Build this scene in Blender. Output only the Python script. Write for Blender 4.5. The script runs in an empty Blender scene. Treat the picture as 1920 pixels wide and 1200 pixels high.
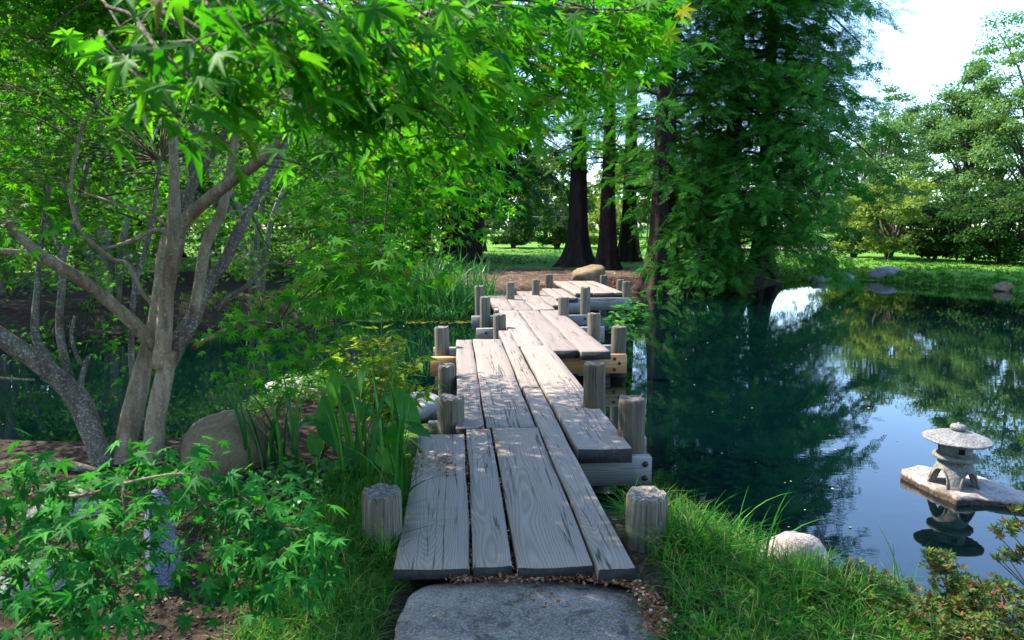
import bpy, math, random
import numpy as np
from mathutils import Matrix, Vector

# ------------------------------------------------------------------ camera, world, sun, exposure
SC = bpy.context.scene
COL = SC.collection
PITCH = math.radians(7.6)
CAM_H = 2.07
FOC = 1280.0                       # focal length in pixels of the 1920 px wide photograph
cam_d = bpy.data.cameras.new('camera')
cam = bpy.data.objects.new('camera', cam_d)
COL.objects.link(cam)
cam.location = (0, 0, CAM_H)
cam.rotation_euler = (math.pi / 2 - PITCH, 0, 0)
cam_d.sensor_width = 36.0
cam_d.lens = 36.0 * FOC / 1920.0
cam_d.clip_start = 0.05
cam_d.clip_end = 6000
cam_d.dof.use_dof = True
cam_d.dof.focus_distance = 5.0
cam_d.dof.aperture_fstop = 7.1
SC.camera = cam

SUN_EL, SUN_AZ = math.radians(48), math.radians(-62)     # azimuth clockwise from +Y (view direction)
SUN_DIR = Vector((math.sin(SUN_AZ) * math.cos(SUN_EL), math.cos(SUN_AZ) * math.cos(SUN_EL), math.sin(SUN_EL)))
world = bpy.data.worlds.new('World')
SC.world = world
world.use_nodes = True
wn = world.node_tree
bg = wn.nodes['Background']
sky = wn.nodes.new('ShaderNodeTexSky')
sky.sky_type = 'NISHITA'
sky.sun_disc = False
sky.sun_elevation = SUN_EL
sky.sun_rotation = SUN_AZ
sky.air_density = 1.0
sky.dust_density = 0.6
sky.ozone_density = 5.0
wn.links.new(sky.outputs[0], bg.inputs[0])
bg.inputs[1].default_value = 0.15
sun_d = bpy.data.lights.new('sun', 'SUN')
sun_d.energy = 3.2
sun_d.angle = math.radians(0.5)
sun_d.color = (1.0, 0.93, 0.80)
sun = bpy.data.objects.new('sun', sun_d)
COL.objects.link(sun)
sun.rotation_euler = SUN_DIR.to_track_quat('Z', 'Y').to_euler()
SC.view_settings.view_transform = 'Standard'
SC.view_settings.look = 'None'
SC.view_settings.gamma = 1.0
SC.view_settings.use_curve_mapping = False
SC.view_settings.exposure = 2.25
SC.cycles.max_bounces = 8
SC.cycles.transparent_max_bounces = 4
SC.cycles.sample_clamp_indirect = 4.0
SC.cycles.caustics_reflective = False
SC.cycles.caustics_refractive = False

# ------------------------------------------------------------------ geometry helpers
_c, _s = math.cos(PITCH), math.sin(PITCH)
A3 = lambda *v: np.array(v, dtype=float)
def P(px, py, d):                  # photograph pixel + depth -> point in the place
    return A3(d * (px - 960) / FOC, d * (_c + _s * (600 - py) / FOC), CAM_H + d * (-_s + _c * (600 - py) / FOC))
def G(px, py, z=0.0):              # photograph pixel -> point at height z
    rz = -_s + _c * (600 - py) / FOC
    return P(px, py, (z - CAM_H) / rz)
def norm(a):
    a = np.asarray(a, float)
    return a / np.maximum(np.linalg.norm(a, axis=-1, keepdims=True), 1e-9)

class Fbm:
    def __init__(self, seed, octaves=4, base=1.0):
        r = np.random.default_rng(seed)
        self.k, self.p, self.a = [], [], []
        for o in range(octaves):
            for _ in range(5):
                d = norm(r.normal(size=3))
                self.k.append(d * base * 2 ** o * r.uniform(.7, 1.4)); self.p.append(r.uniform(0, 6.28)); self.a.append(.5 ** o / 2.2)
    def __call__(self, p):
        p = np.asarray(p, float)
        out = np.zeros(p.shape[:-1])
        for k, ph, a in zip(self.k, self.p, self.a):
            out += a * np.sin(p @ k + ph)
        return out

def mesh(name, V, Fs, mat=None, smooth=False):
    """Fs: list of int arrays, (n,3) or (n,4)"""
    V = np.asarray(V, dtype=np.float32)
    if isinstance(Fs, np.ndarray): Fs = [Fs]
    Fs = [np.asarray(f, dtype=np.int32) for f in Fs if len(f)]
    me = bpy.data.meshes.new(name)
    me.vertices.add(len(V)); me.vertices.foreach_set('co', V.ravel())
    loops = np.concatenate([f.ravel() for f in Fs])
    sizes = np.concatenate([np.full(len(f), f.shape[1], np.int32) for f in Fs])
    starts = np.concatenate([[0], np.cumsum(sizes)[:-1]]).astype(np.int32)
    me.loops.add(len(loops)); me.loops.foreach_set('vertex_index', loops)
    me.polygons.add(len(sizes)); me.polygons.foreach_set('loop_start', starts)
    if smooth: me.polygons.foreach_set('use_smooth', np.ones(len(sizes), dtype=bool))
    if mat: me.materials.append(mat)
    me.update(calc_edges=True)
    return me

def wloc(o):
    v = A3(0, 0, 0)
    while o is not None:
        v = v + A3(*o.location); o = o.parent
    return v

def link(name, me, parent=None, kind=None, label=None):
    o = bpy.data.objects.new(name, me)
    COL.objects.link(o)
    if parent is not None: o.parent = parent
    if kind: o['kind'] = kind
    if label: o['label'] = label
    return o

def part(name, V, Fs, mat, parent, smooth=True, kind=None, label=None):
    """a mesh given in world coordinates, stored relative to its (unrotated) parent"""
    return link(name, mesh(name, np.asarray(V) - wloc(parent), Fs, mat, smooth), parent, kind, label)

def tag(o, label, cat, group=None, kind=None):
    o['label'] = label; o['category'] = cat
    if group: o['group'] = group
    if kind: o['kind'] = kind
    return o

def thing(name, label, cat, loc, rz=0.0, group=None):
    o = bpy.data.objects.new(name, None)
    o.empty_display_size = .1
    COL.objects.link(o)
    o.location = tuple(float(v) for v in loc); o.rotation_euler = (0, 0, rz)
    return tag(o, label, cat, group)

def setting(name, V, Fs, mat, smooth=False, kind='structure'):
    o = link(name, mesh(name, V, Fs, mat, smooth)); o['kind'] = kind
    return o

def copy_thing(root, loc, rz, label, scale=1.0):
    r = root.copy(); COL.objects.link(r)
    r.location = tuple(float(v) for v in loc); r.rotation_euler = (0, 0, rz); r.scale = (scale,) * 3
    r['label'] = label
    for ch in list(root.children):
        c = ch.copy(); COL.objects.link(c); c.parent = r
        for g in list(ch.children):
            d = g.copy(); COL.objects.link(d); d.parent = c
    return r

class MB:                           # collects pieces into ONE mesh
    def __init__(self): self.v = []; self.f3 = []; self.f4 = []; self.n = 0
    def add(self, V, F):
        F = np.asarray(F)
        if len(F): (self.f3 if F.shape[1] == 3 else self.f4).append(F + self.n)
        self.v.append(np.asarray(V, float)); self.n += len(V)
    def add2(self, V, Fs):
        n0 = self.n
        for F in Fs:
            F = np.asarray(F)
            if len(F): (self.f3 if F.shape[1] == 3 else self.f4).append(F + n0)
        self.v.append(np.asarray(V, float)); self.n += len(V)
    def get(self):
        Fs = []
        if self.f3: Fs.append(np.concatenate(self.f3))
        if self.f4: Fs.append(np.concatenate(self.f4))
        return np.concatenate(self.v), Fs

def smooth_path(pts, vals, sub=4):
    pts = np.asarray(pts, float); vals = np.asarray(vals, float)
    if len(pts) < 3:
        t = np.linspace(0, 1, sub + 1)[:, None]
        return pts[0] * (1 - t) + pts[-1] * t, vals[0] * (1 - t[:, 0]) + vals[-1] * t[:, 0]
    Q = np.vstack([2 * pts[0] - pts[1], pts, 2 * pts[-1] - pts[-2]])
    out, ov = [], []
    for i in range(1, len(Q) - 2):
        for k in range(sub):
            t = k / sub
            a, b, c, d = Q[i - 1], Q[i], Q[i + 1], Q[i + 2]
            out.append(.5 * (2 * b + (c - a) * t + (2 * a - 5 * b + 4 * c - d) * t * t + (3 * b - a - 3 * c + d) * t ** 3))
            ov.append(vals[i - 1] * (1 - t) + vals[i] * t)
    out.append(pts[-1]); ov.append(vals[-1])
    return np.array(out), np.array(ov)

def tube(pts, rad, sides=8, sub=4, rough=0.0, seed=0, cap=True):
    p, r = smooth_path(pts, rad, sub)
    n = len(p)
    T = norm(np.gradient(p, axis=0))
    N = np.zeros_like(T)
    ref = A3(0, 0, 1) if abs(T[0][2]) < .9 else A3(1, 0, 0)
    N[0] = norm(np.cross(T[0], ref))
    for i in range(1, n):
        v = N[i - 1] - T[i] * (N[i - 1] @ T[i]); N[i] = norm(v)
    B = np.cross(T, N)
    th = np.linspace(0, 2 * math.pi, sides, endpoint=False)
    rr = r[:, None] * np.ones(sides)[None]
    V = p[:, None] + rr[..., None] * (np.cos(th)[None, :, None] * N[:, None] + np.sin(th)[None, :, None] * B[:, None])
    if rough:
        fb = Fbm(seed, 3, 9.0)
        d = V - p[:, None]
        V = p[:, None] + d * (1 + rough * fb(V))[..., None]
    V = V.reshape(-1, 3)
    i = np.arange(n - 1)[:, None] * sides; j = np.arange(sides)[None]; j2 = (j + 1) % sides
    F = np.stack([i + j, i + j2, i + sides + j2, i + sides + j], -1).reshape(-1, 4)
    Fs = [F]
    if cap:
        V = np.vstack([V, p[0], p[-1] + T[-1] * r[-1] * .4])
        a, b = len(V) - 2, len(V) - 1
        jj = np.arange(sides); k2 = (jj + 1) % sides; e = (n - 1) * sides
        Fs.append(np.vstack([np.stack([np.full(sides, a), k2, jj], -1), np.stack([np.full(sides, b), e + jj, e + k2], -1)]))
    return V, Fs

def scatter(tv, tf, pos, X, Y, Z, s):
    """copies of a template (faces tf) into one vertex/face array"""
    n = len(pos)
    s = np.broadcast_to(np.asarray(s, float), (n,))
    V = pos[:, None] + s[:, None, None] * (tv[None, :, 0, None] * X[:, None] + tv[None, :, 1, None] * Y[:, None] + tv[None, :, 2, None] * Z[:, None])
    F = (np.arange(n)[:, None, None] * len(tv) + tf[None]).reshape(-1, tf.shape[1])
    return V.reshape(-1, 3), F

def frames(Y, up):
    Y = norm(Y)
    X = norm(np.cross(Y, up)); Z = np.cross(X, Y)
    return X, Y, Z

# ------------------------------------------------------------------ materials
MATS = {}
def new_mat(name):
    m = bpy.data.materials.new(name); m.use_nodes = True
    t = m.node_tree; t.nodes.clear()
    out = t.nodes.new('ShaderNodeOutputMaterial')
    MATS[name] = m
    return m, t, out
def N_(t, kind, **kw):
    n = t.nodes.new('ShaderNode' + kind)
    for k, v in kw.items():
        if k in n.inputs: n.inputs[k].default_value = v
        else: setattr(n, k, v)
    return n
def ramp(t, fac, stops, interp='LINEAR'):
    r = t.nodes.new('ShaderNodeValToRGB'); r.color_ramp.interpolation = interp
    els = r.color_ramp.elements
    while len(els) < len(stops): els.new(.5)
    for e, (p, c) in zip(els, stops):
        e.position = p; e.color = tuple(c) + (1,) if len(c) == 3 else c
    if fac is not None: t.links.new(fac, r.inputs[0])
    return r.outputs[0]
def g1(v): return (v, v, v)
def mixc(t, fac, a, b, mode='MIX'):
    m = t.nodes.new('ShaderNodeMix'); m.data_type = 'RGBA'; m.blend_type = mode
    for sock, v in ((m.inputs[0], fac), (m.inputs[6], a), (m.inputs[7], b)):
        if hasattr(v, 'is_output'): t.links.new(v, sock)
        else: sock.default_value = v if not isinstance(v, tuple) else (tuple(v) + (1,))[:4]
    return m.outputs[2]
def mth(t, op, a, b=None, c=None, clamp=False):
    m = t.nodes.new('ShaderNodeMath'); m.operation = op; m.use_clamp = clamp
    for i, v in enumerate((a, b, c)):
        if v is None: continue
        if hasattr(v, 'is_output'): t.links.new(v, m.inputs[i])
        else: m.inputs[i].default_value = v
    return m.outputs[0]
def noise(t, vec, scale, detail=4, rough=.55, dist=0.0):
    n = N_(t, 'TexNoise', Scale=scale, Detail=detail, Roughness=rough, Distortion=dist)
    if vec is not None: t.links.new(vec, n.inputs['Vector'])
    return n.outputs[0]
def mapping(t, vec, scale=(1, 1, 1), loc=None):
    m = t.nodes.new('ShaderNodeMapping'); m.inputs['Scale'].default_value = scale
    t.links.new(vec, m.inputs['Vector'])
    if loc is not None: t.links.new(loc, m.inputs['Location'])
    return m.outputs[0]
def principled(t, out, col, rough=.8, spec=.3, bump=None, bstr=.5, bdist=.01):
    b = N_(t, 'BsdfPrincipled', Roughness=rough) if not hasattr(rough, 'is_output') else N_(t, 'BsdfPrincipled')
    if hasattr(rough, 'is_output'): t.links.new(rough, b.inputs['Roughness'])
    b.inputs['Specular IOR Level'].default_value = spec
    if hasattr(col, 'is_output'): t.links.new(col, b.inputs['Base Color'])
    else: b.inputs['Base Color'].default_value = tuple(col) + (1,)
    if bump is not None:
        bm = N_(t, 'Bump', Strength=bstr, Distance=bdist)
        t.links.new(bump, bm.inputs['Height']); t.links.new(bm.outputs[0], b.inputs['Normal'])
    t.links.new(b.outputs[0], out.inputs[0])
    return b

def leaf_mat(name, stops, trans=.35, tcol=(1.5, 1.6, .6), gloss=.05, rough=.55, clump=0.0):
    """two-sided leaf: diffuse/gloss front, light passing through it; colour differs from leaf to leaf"""
    m, t, out = new_mat(name)
    geo = N_(t, 'NewGeometry'); oi = N_(t, 'ObjectInfo')
    r = mth(t, 'FRACT', mth(t, 'ADD', geo.outputs['Random Per Island'], oi.outputs['Random']))
    if clump:
        n = noise(t, geo.outputs['Position'], clump, 2)
        r = mth(t, 'ADD', mth(t, 'MULTIPLY', r, .6), mth(t, 'MULTIPLY', mth(t, 'SUBTRACT', n, .3), 1.0), clamp=True)
    col = ramp(t, r, stops)
    b = N_(t, 'BsdfPrincipled', Roughness=rough); b.inputs['Specular IOR Level'].default_value = gloss
    t.links.new(col, b.inputs['Base Color'])
    tr = N_(t, 'BsdfTranslucent')
    tc = mixc(t, 1.0, col, tcol, 'MULTIPLY')
    t.links.new(tc, tr.inputs['Color'])
    mx = N_(t, 'MixShader', Fac=trans)
    t.links.new(b.outputs[0], mx.inputs[1]); t.links.new(tr.outputs[0], mx.inputs[2]); t.links.new(mx.outputs[0], out.inputs[0])
    return m

M_MAPLE = leaf_mat('maple leaf green', [(0, (.016, .105, .010)), (.55, (.044, .20, .016)), (.93, (.085, .26, .018)), (.99, (.13, .22, .02)), (1, (.16, .12, .03))], .50, (1.7, 1.8, .4))
M_MAPLE_FAR = leaf_mat('far maple leaf', [(0, (.010, .070, .009)), (.5, (.034, .145, .014)), (1, (.12, .25, .02))], .45, (1.8, 1.7, .4), clump=.9)
M_LOWMAPLE = leaf_mat('low maple leaf', [(0, (.014, .105, .018)), (.6, (.028, .175, .027)), (1, (.055, .24, .028))], .36, (1.4, 1.7, .5))
M_CONIFER = leaf_mat('feathery conifer needles', [(0, (.015, .074, .013)), (.5, (.033, .145, .019)), (1, (.07, .22, .024))], .38, (1.5, 1.8, .5), gloss=.06, clump=.8)
M_CONIFER2 = leaf_mat('dark conifer needles', [(0, (.009, .054, .014)), (.5, (.019, .095, .019)), (1, (.045, .15, .02))], .32, (1.6, 1.7, .5), gloss=.06, clump=.7)
M_DECID = leaf_mat('pale broad leaves', [(0, (.055, .13, .04)), (.5, (.095, .19, .06)), (1, (.16, .24, .07))], .42, (1.4, 1.5, .6), gloss=.2, clump=.35)
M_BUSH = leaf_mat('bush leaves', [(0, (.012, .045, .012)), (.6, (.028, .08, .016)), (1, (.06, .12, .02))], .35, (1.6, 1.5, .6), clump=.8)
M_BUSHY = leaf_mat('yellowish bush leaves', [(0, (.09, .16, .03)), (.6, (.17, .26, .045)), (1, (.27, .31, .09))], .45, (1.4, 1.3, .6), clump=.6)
M_GRASS = leaf_mat('grass blades', [(0, (.018, .09, .012)), (.5, (.04, .18, .022)), (.86, (.08, .23, .03)), (.90, (.22, .20, .07)), (1, (.32, .27, .13))], .38, (1.5, 1.5, .6))
M_IRIS = leaf_mat('sword leaves', [(0, (.012, .075, .016)), (.6, (.03, .14, .028)), (1, (.08, .23, .03))], .38, (1.6, 1.7, .6), gloss=.2, rough=.35)
M_REED = leaf_mat('reed leaves', [(0, (.022, .10, .028)), (.6, (.042, .17, .04)), (1, (.09, .24, .045))], .38, (1.5, 1.6, .7), gloss=.2, rough=.35)
M_ARUM = leaf_mat('broad glossy leaf', [(0, (.016, .10, .012)), (.6, (.035, .16, .018)), (1, (.08, .24, .025))], .42, (2.0, 2.0, .5), gloss=.2, rough=.35)
M_WEED = leaf_mat('yellow green lance leaf', [(0, (.10, .21, .02)), (.6, (.18, .28, .03)), (1, (.28, .32, .05))], .45, (1.5, 1.5, .6))
M_COVER = leaf_mat('ground cover leaf', [(0, (.03, .11, .015)), (.6, (.07, .18, .02)), (1, (.12, .22, .025))], .35, (1.4, 1.4, .6))
M_AZALEA = leaf_mat('azalea leaf', [(0, (.02, .06, .01)), (.45, (.05, .11, .018)), (.80, (.11, .15, .02)), (.87, (.19, .08, .02)), (1, (.24, .045, .025))], .3, (1.4, 1.3, .7), gloss=.2)

def bark(name, dark, mid, pale, lichen=.5, scale=14, moss=(.10, .12, .05), stretch=.25):
    m, t, out = new_mat(name)
    co = N_(t, 'TexCoord'); v = co.outputs['Object']
    s = mapping(t, v, (1, 1, stretch))
    n1 = noise(t, s, scale, 6, .65); n2 = noise(t, v, scale * .45, 5, .6); n3 = noise(t, v, scale * 2.2, 4, .7)
    c = ramp(t, n1, [(.3, dark), (.62, mid)])
    c = mixc(t, ramp(t, n2, [(.5, g1(0)), (.62, g1(.55))]), c, moss)
    if lichen: c = mixc(t, ramp(t, n3, [(.60 - .08 * lichen, g1(0)), (.66, g1(lichen))]), c, pale)
    n5 = noise(t, mapping(t, v, (3, 3, .8)), 2.2, 4, .6)
    c = mixc(t, 1.0, c, ramp(t, n5, [(.35, (.58, .50, .46)), (.55, (1, 1, 1))]), 'MULTIPLY')
    h = mth(t, 'ADD', n1, mth(t, 'MULTIPLY', n3, .5))
    principled(t, out, c, .85, .2, h, .9, .02)
    return m
M_MAPLEBARK = bark('smooth maple bark', (.15, .105, .068), (.34, .255, .165), (.52, .50, .43), .55, 22, (.22, .185, .09))
M_LICHBARK = bark('lichened maple bark', (.08, .064, .05), (.18, .15, .115), (.42, .43, .39), .9, 26, (.11, .11, .07))
M_REDBARK = bark('fibrous redwood bark', (.010, .006, .0045), (.036, .021, .015), (.2, .17, .14), 0, 9, (.03, .026, .02), .06)
M_FARBARK = bark('grey far bark', (.04, .033, .028), (.10, .085, .07), (.2, .2, .18), .3, 6)
M_TWIG = bark('twig bark', (.07, .05, .03), (.16, .12, .07), (.2, .2, .18), 0, 30)
M_STEM, _t, _o = new_mat('green plant stem'); principled(_t, _o, (.09, .13, .03), .5)
M_REDSTEM, _t, _o = new_mat('reddish weed stem'); principled(_t, _o, (.30, .16, .05), .5)

def wood_mat(name, lo, mid, hi, warm=.25, green=0.0):
    """weathered sawn plank, grain along local Y: growth rings of a log cut lengthwise"""
    m, t, out = new_mat(name)
    co = N_(t, 'TexCoord'); oi = N_(t, 'ObjectInfo')
    rnd = oi.outputs['Random']
    off = N_(t, 'CombineXYZ')
    t.links.new(mth(t, 'MULTIPLY', mth(t, 'SUBTRACT', rnd, .5), .16), off.inputs[0])
    t.links.new(mth(t, 'MULTIPLY', rnd, 37.0), off.inputs[1])
    t.links.new(mth(t, 'ADD', mth(t, 'MULTIPLY', rnd, .09), .03), off.inputs[2])
    va = t.nodes.new('ShaderNodeVectorMath'); va.operation = 'ADD'
    t.links.new(co.outputs['Object'], va.inputs[0]); t.links.new(off.outputs[0], va.inputs[1])
    v = va.outputs[0]
    sx = N_(t, 'SeparateXYZ'); t.links.new(v, sx.inputs[0])
    wob = noise(t, mapping(t, v, (1.6, .55, 1.6)), 1.0, 2, .5)
    wob2 = noise(t, mapping(t, v, (9, 1.4, 9)), 1.0, 2, .5)
    x = mth(t, 'ADD', sx.outputs[0], mth(t, 'MULTIPLY', mth(t, 'SUBTRACT', wob2, .5), .05))
    z = mth(t, 'ADD', sx.outputs[2], mth(t, 'MULTIPLY', mth(t, 'SUBTRACT', wob, .5), .34))
    r = mth(t, 'SQRT', mth(t, 'ADD', mth(t, 'MULTIPLY', x, x), mth(t, 'MULTIPLY', z, z)))
    ring = mth(t, 'ADD', mth(t, 'MULTIPLY', mth(t, 'SINE', mth(t, 'MULTIPLY', r, 640.0)), .5), .5)
    fine = noise(t, mapping(t, v, (150, 2.5, 150)), 1.0, 3, .7)
    blot = noise(t, mapping(t, v, (5, 1.3, 5)), 1.0, 4, .6)
    crackn = noise(t, mapping(t, v, (22, .5, 22)), 1.0, 3, .55)
    crack = ramp(t, mth(t, 'ABSOLUTE', mth(t, 'SUBTRACT', crackn, .5)), [(0, g1(1)), (.010, g1(.7)), (.020, g1(0))])
    cmask = ramp(t, noise(t, mapping(t, v, (6, .8, 6)), 1.0, 2), [(.49, g1(0)), (.57, g1(1))])
    crack = mth(t, 'MULTIPLY', crack, cmask)
    # knots
    vo = t.nodes.new('ShaderNodeTexVoronoi'); vo.inputs['Scale'].default_value = 1.0
    t.links.new(mapping(t, v, (4.2, 1.5, .01)), vo.inputs['Vector'])
    knot = ramp(t, vo.outputs['Distance'], [(.0, g1(1)), (.05, g1(.7)), (.085, g1(0))])
    grain = mth(t, 'ADD', mth(t, 'MULTIPLY', ring, .36), mth(t, 'MULTIPLY', fine, .72))
    c = ramp(t, grain, [(.15, lo), (.5, mid), (.9, hi)])
    c = mixc(t, ramp(t, blot, [(.45, g1(0)), (.75, g1(warm))]), c, (.30, .21, .15))
    if green: c = mixc(t, ramp(t, noise(t, co.outputs['Object'], 3.5, 4), [(.45, g1(0)), (.7, g1(green))]), c, (.11, .12, .055))
    tint = ramp(t, rnd, [(0, (.82, .82, .86)), (.5, (1, 1, 1)), (1, (1.08, 1.05, 1.0))])
    c = mixc(t, 1.0, c, tint, 'MULTIPLY')
    c = mixc(t, mth(t, 'MULTIPLY', knot, .55), c, (.10, .07, .055))
    c = mixc(t, mth(t, 'MULTIPLY', crack, .92), c, (.012, .010, .009))
    h = mth(t, 'SUBTRACT', grain, mth(t, 'MULTIPLY', crack, 2.5))
    principled(t, out, c, ramp(t, blot, [(.3, g1(.62)), (.7, g1(.85))]), .28, h, .35, .003)
    return m
def stone_mat(name, a, b, c3, scale=8, speck=.6, lich=(.5, .5, .46), lf=.3, rough=.85, moss=0.0):
    m, t, out = new_mat(name)
    co = N_(t, 'TexCoord'); v = co.outputs['Object']
    n1 = noise(t, v, scale, 6, .65); n2 = noise(t, v, scale * 14, 3, .7); n3 = noise(t, v, scale * .5, 4, .6)
    n4 = noise(t, v, scale * 3.1, 5, .65)
    c = ramp(t, n1, [(.3, a), (.55, b), (.75, c3)])
    c = mixc(t, ramp(t, n2, [(.42, g1(0)), (.62, g1(speck))]), c, mixc(t, .5, c3, (.6, .6, .6)))
    c = mixc(t, ramp(t, n2, [(.30, g1(.75)), (.42, g1(0))]), c, (.03, .028, .026))
    c = mixc(t, ramp(t, n4, [(.56, g1(0)), (.66, g1(lf))]), c, lich)
    if moss: c = mixc(t, ramp(t, n3, [(.45, g1(0)), (.62, g1(moss))]), c, (.10, .10, .03))
    h = mth(t, 'ADD', n1, mth(t, 'ADD', mth(t, 'MULTIPLY', n2, .18), mth(t, 'MULTIPLY', n4, .4)))
    principled(t, out, c, rough, .25, h, .8, .03)
    return m
M_PLANK = wood_mat('weathered grey plank', (.176, .136, .108), (.240, .190, .154), (.312, .255, .213), .28)
M_ENDGRAIN = stone_mat('dark end grain with shade', (.012, .010, .010), (.028, .024, .023), (.055, .048, .046), 30, .15, (.12, .11, .10), .2)  # weathered end grain, with the shade of the plank ends mixed into its colour
M_BEAM = wood_mat('weathered beam', (.10, .10, .09), (.20, .195, .18), (.30, .29, .27), .25, .25)
M_NEWBEAM = wood_mat('new orange timber', (.22, .10, .035), (.36, .19, .075), (.46, .27, .12), .1)

def post_mat():
    m, t, out = new_mat('weathered post')
    co = N_(t, 'TexCoord'); oi = N_(t, 'ObjectInfo'); v = co.outputs['Object']
    va = t.nodes.new('ShaderNodeVectorMath'); va.operation = 'ADD'
    t.links.new(v, va.inputs[0]); t.links.new(oi.outputs['Random'], va.inputs[1]); vv = va.outputs[0]
    g = noise(t, mapping(t, vv, (60, 60, 2.0)), 1.0, 4, .7)
    bl = noise(t, mapping(t, vv, (9, 9, 5)), 1.0, 4, .6)
    c = ramp(t, g, [(.28, (.045, .037, .028)), (.5, (.125, .107, .083)), (.75, (.24, .215, .18))])
    c = mixc(t, ramp(t, bl, [(.42, g1(0)), (.7, g1(.6))]), c, (.14, .125, .07))
    ck = noise(t, mapping(t, vv, (30, 30, .7)), 1.0, 2, .5)
    crack = ramp(t, mth(t, 'ABSOLUTE', mth(t, 'SUBTRACT', ck, .5)), [(0, g1(1)), (.02, g1(0))])
    c = mixc(t, mth(t, 'MULTIPLY', crack, .8), c, (.02, .017, .013))
    # end grain on the top: rings, dark lichen
    nz = N_(t, 'SeparateXYZ'); ge = N_(t, 'NewGeometry'); t.links.new(ge.outputs['Normal'], nz.inputs[0])
    sp = N_(t, 'SeparateXYZ'); t.links.new(v, sp.inputs[0])
    rr = mth(t, 'SQRT', mth(t, 'ADD', mth(t, 'MULTIPLY', sp.outputs[0], sp.outputs[0]), mth(t, 'MULTIPLY', sp.outputs[1], sp.outputs[1])))
    rg = mth(t, 'SINE', mth(t, 'ADD', mth(t, 'MULTIPLY', rr, 700), mth(t, 'MULTIPLY', noise(t, v, 25, 2), 8)))
    tn = noise(t, vv, 45, 4, .7)
    top = ramp(t, mth(t, 'ADD', mth(t, 'MULTIPLY', rg, .10), tn), [(.35, (.05, .042, .035)), (.55, (.17, .15, .13)), (.75, (.33, .30, .27))])
    c = mixc(t, ramp(t, nz.outputs[2], [(.6, g1(0)), (.8, g1(1))]), c, top)
    c = mixc(t, 1.0, c, ramp(t, oi.outputs['Random'], [(0, (.68, .66, .62)), (.5, (1, .98, .95)), (1, (1.15, 1.15, 1.15))]), 'MULTIPLY')
    pz_ = N_(t, 'SeparateXYZ'); t.links.new(ge.outputs['Position'], pz_.inputs[0])
    wet = ramp(t, mth(t, 'ADD', pz_.outputs[2], mth(t, 'MULTIPLY', mth(t, 'SUBTRACT', bl, .5), .12)), [(.05, g1(.9)), (.16, g1(0))])
    c = mixc(t, wet, c, (.022, .022, .012))
    principled(t, out, c, .85, .2, mth(t, 'SUBTRACT', g, crack), .45, .004)
    return m
M_POST = post_mat()

M_ROCK = stone_mat('brown boulder', (.10, .064, .032), (.20, .132, .07), (.31, .22, .125), 5, .1, (.38, .31, .21), .25, moss=.35)
M_GREYROCK = stone_mat('grey rock', (.07, .068, .066), (.13, .127, .124), (.20, .195, .19), 5, .4, (.34, .34, .33))
M_FLATROCK = stone_mat('sunny flat rock', (.18, .155, .13), (.29, .26, .225), (.40, .37, .33), 6, .3, (.45, .42, .38), .3)
M_PALEROCK = stone_mat('pale pinkish rock', (.17, .125, .10), (.29, .225, .19), (.41, .345, .30), 6, .35, (.5, .46, .42), .3)
M_BLUESTONE = stone_mat('blue grey stone', (.045, .055, .10), (.08, .095, .17), (.14, .155, .24), 9, .3, (.3, .32, .36), .4)
M_LANTERN = stone_mat('lantern granite', (.07, .064, .05), (.145, .135, .11), (.23, .215, .185), 14, .4, (.42, .41, .39), .4)
M_ROOFSTONE = stone_mat('lichened roof granite', (.05, .048, .045), (.14, .133, .128), (.26, .25, .24), 6, .35, (.38, .37, .36), .4)
def lslab_mat():
    m, t, out = new_mat('pinkish flat rock')
    co = N_(t, 'TexCoord'); v = co.outputs['Object']
    n1 = noise(t, v, 5, 6, .65); n2 = noise(t, v, 40, 3, .7)
    c = ramp(t, n1, [(.34, (.08, .06, .045)), (.46, (.24, .20, .17)), (.7, (.40, .35, .32))])
    c = mixc(t, ramp(t, n2, [(.3, g1(.7)), (.45, g1(0))]), c, (.06, .05, .04))
    z = N_(t, 'SeparateXYZ'); t.links.new(v, z.inputs[0])
    wet = ramp(t, mth(t, 'ADD', z.outputs[2], mth(t, 'MULTIPLY', mth(t, 'SUBTRACT', n1, .5), .06)), [(.030, g1(1)), (.046, g1(0))])
    c = mixc(t, wet, c, mixc(t, ramp(t, n2, [(.4, g1(0)), (.6, g1(1))]), (.030, .020, .013), (.085, .055, .035)))
    principled(t, out, c, .8, .3, mth(t, 'ADD', n1, mth(t, 'MULTIPLY', n2, .4)), .8, .02)
    return m
M_LSLAB = lslab_mat()
M_DARK, _t, _o = new_mat('painted opening shade'); principled(_t, _o, (.012, .012, .011), .9, .1)  # near-black colour standing in for the shade inside the lantern windows
M_IRON, _t, _o = new_mat('rusty bolt iron'); principled(_t, _o, (.035, .018, .012), .6, .4)
M_FENCE, _t, _o = new_mat('dark fence metal'); principled(_t, _o, (.02, .022, .02), .5, .4)

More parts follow.
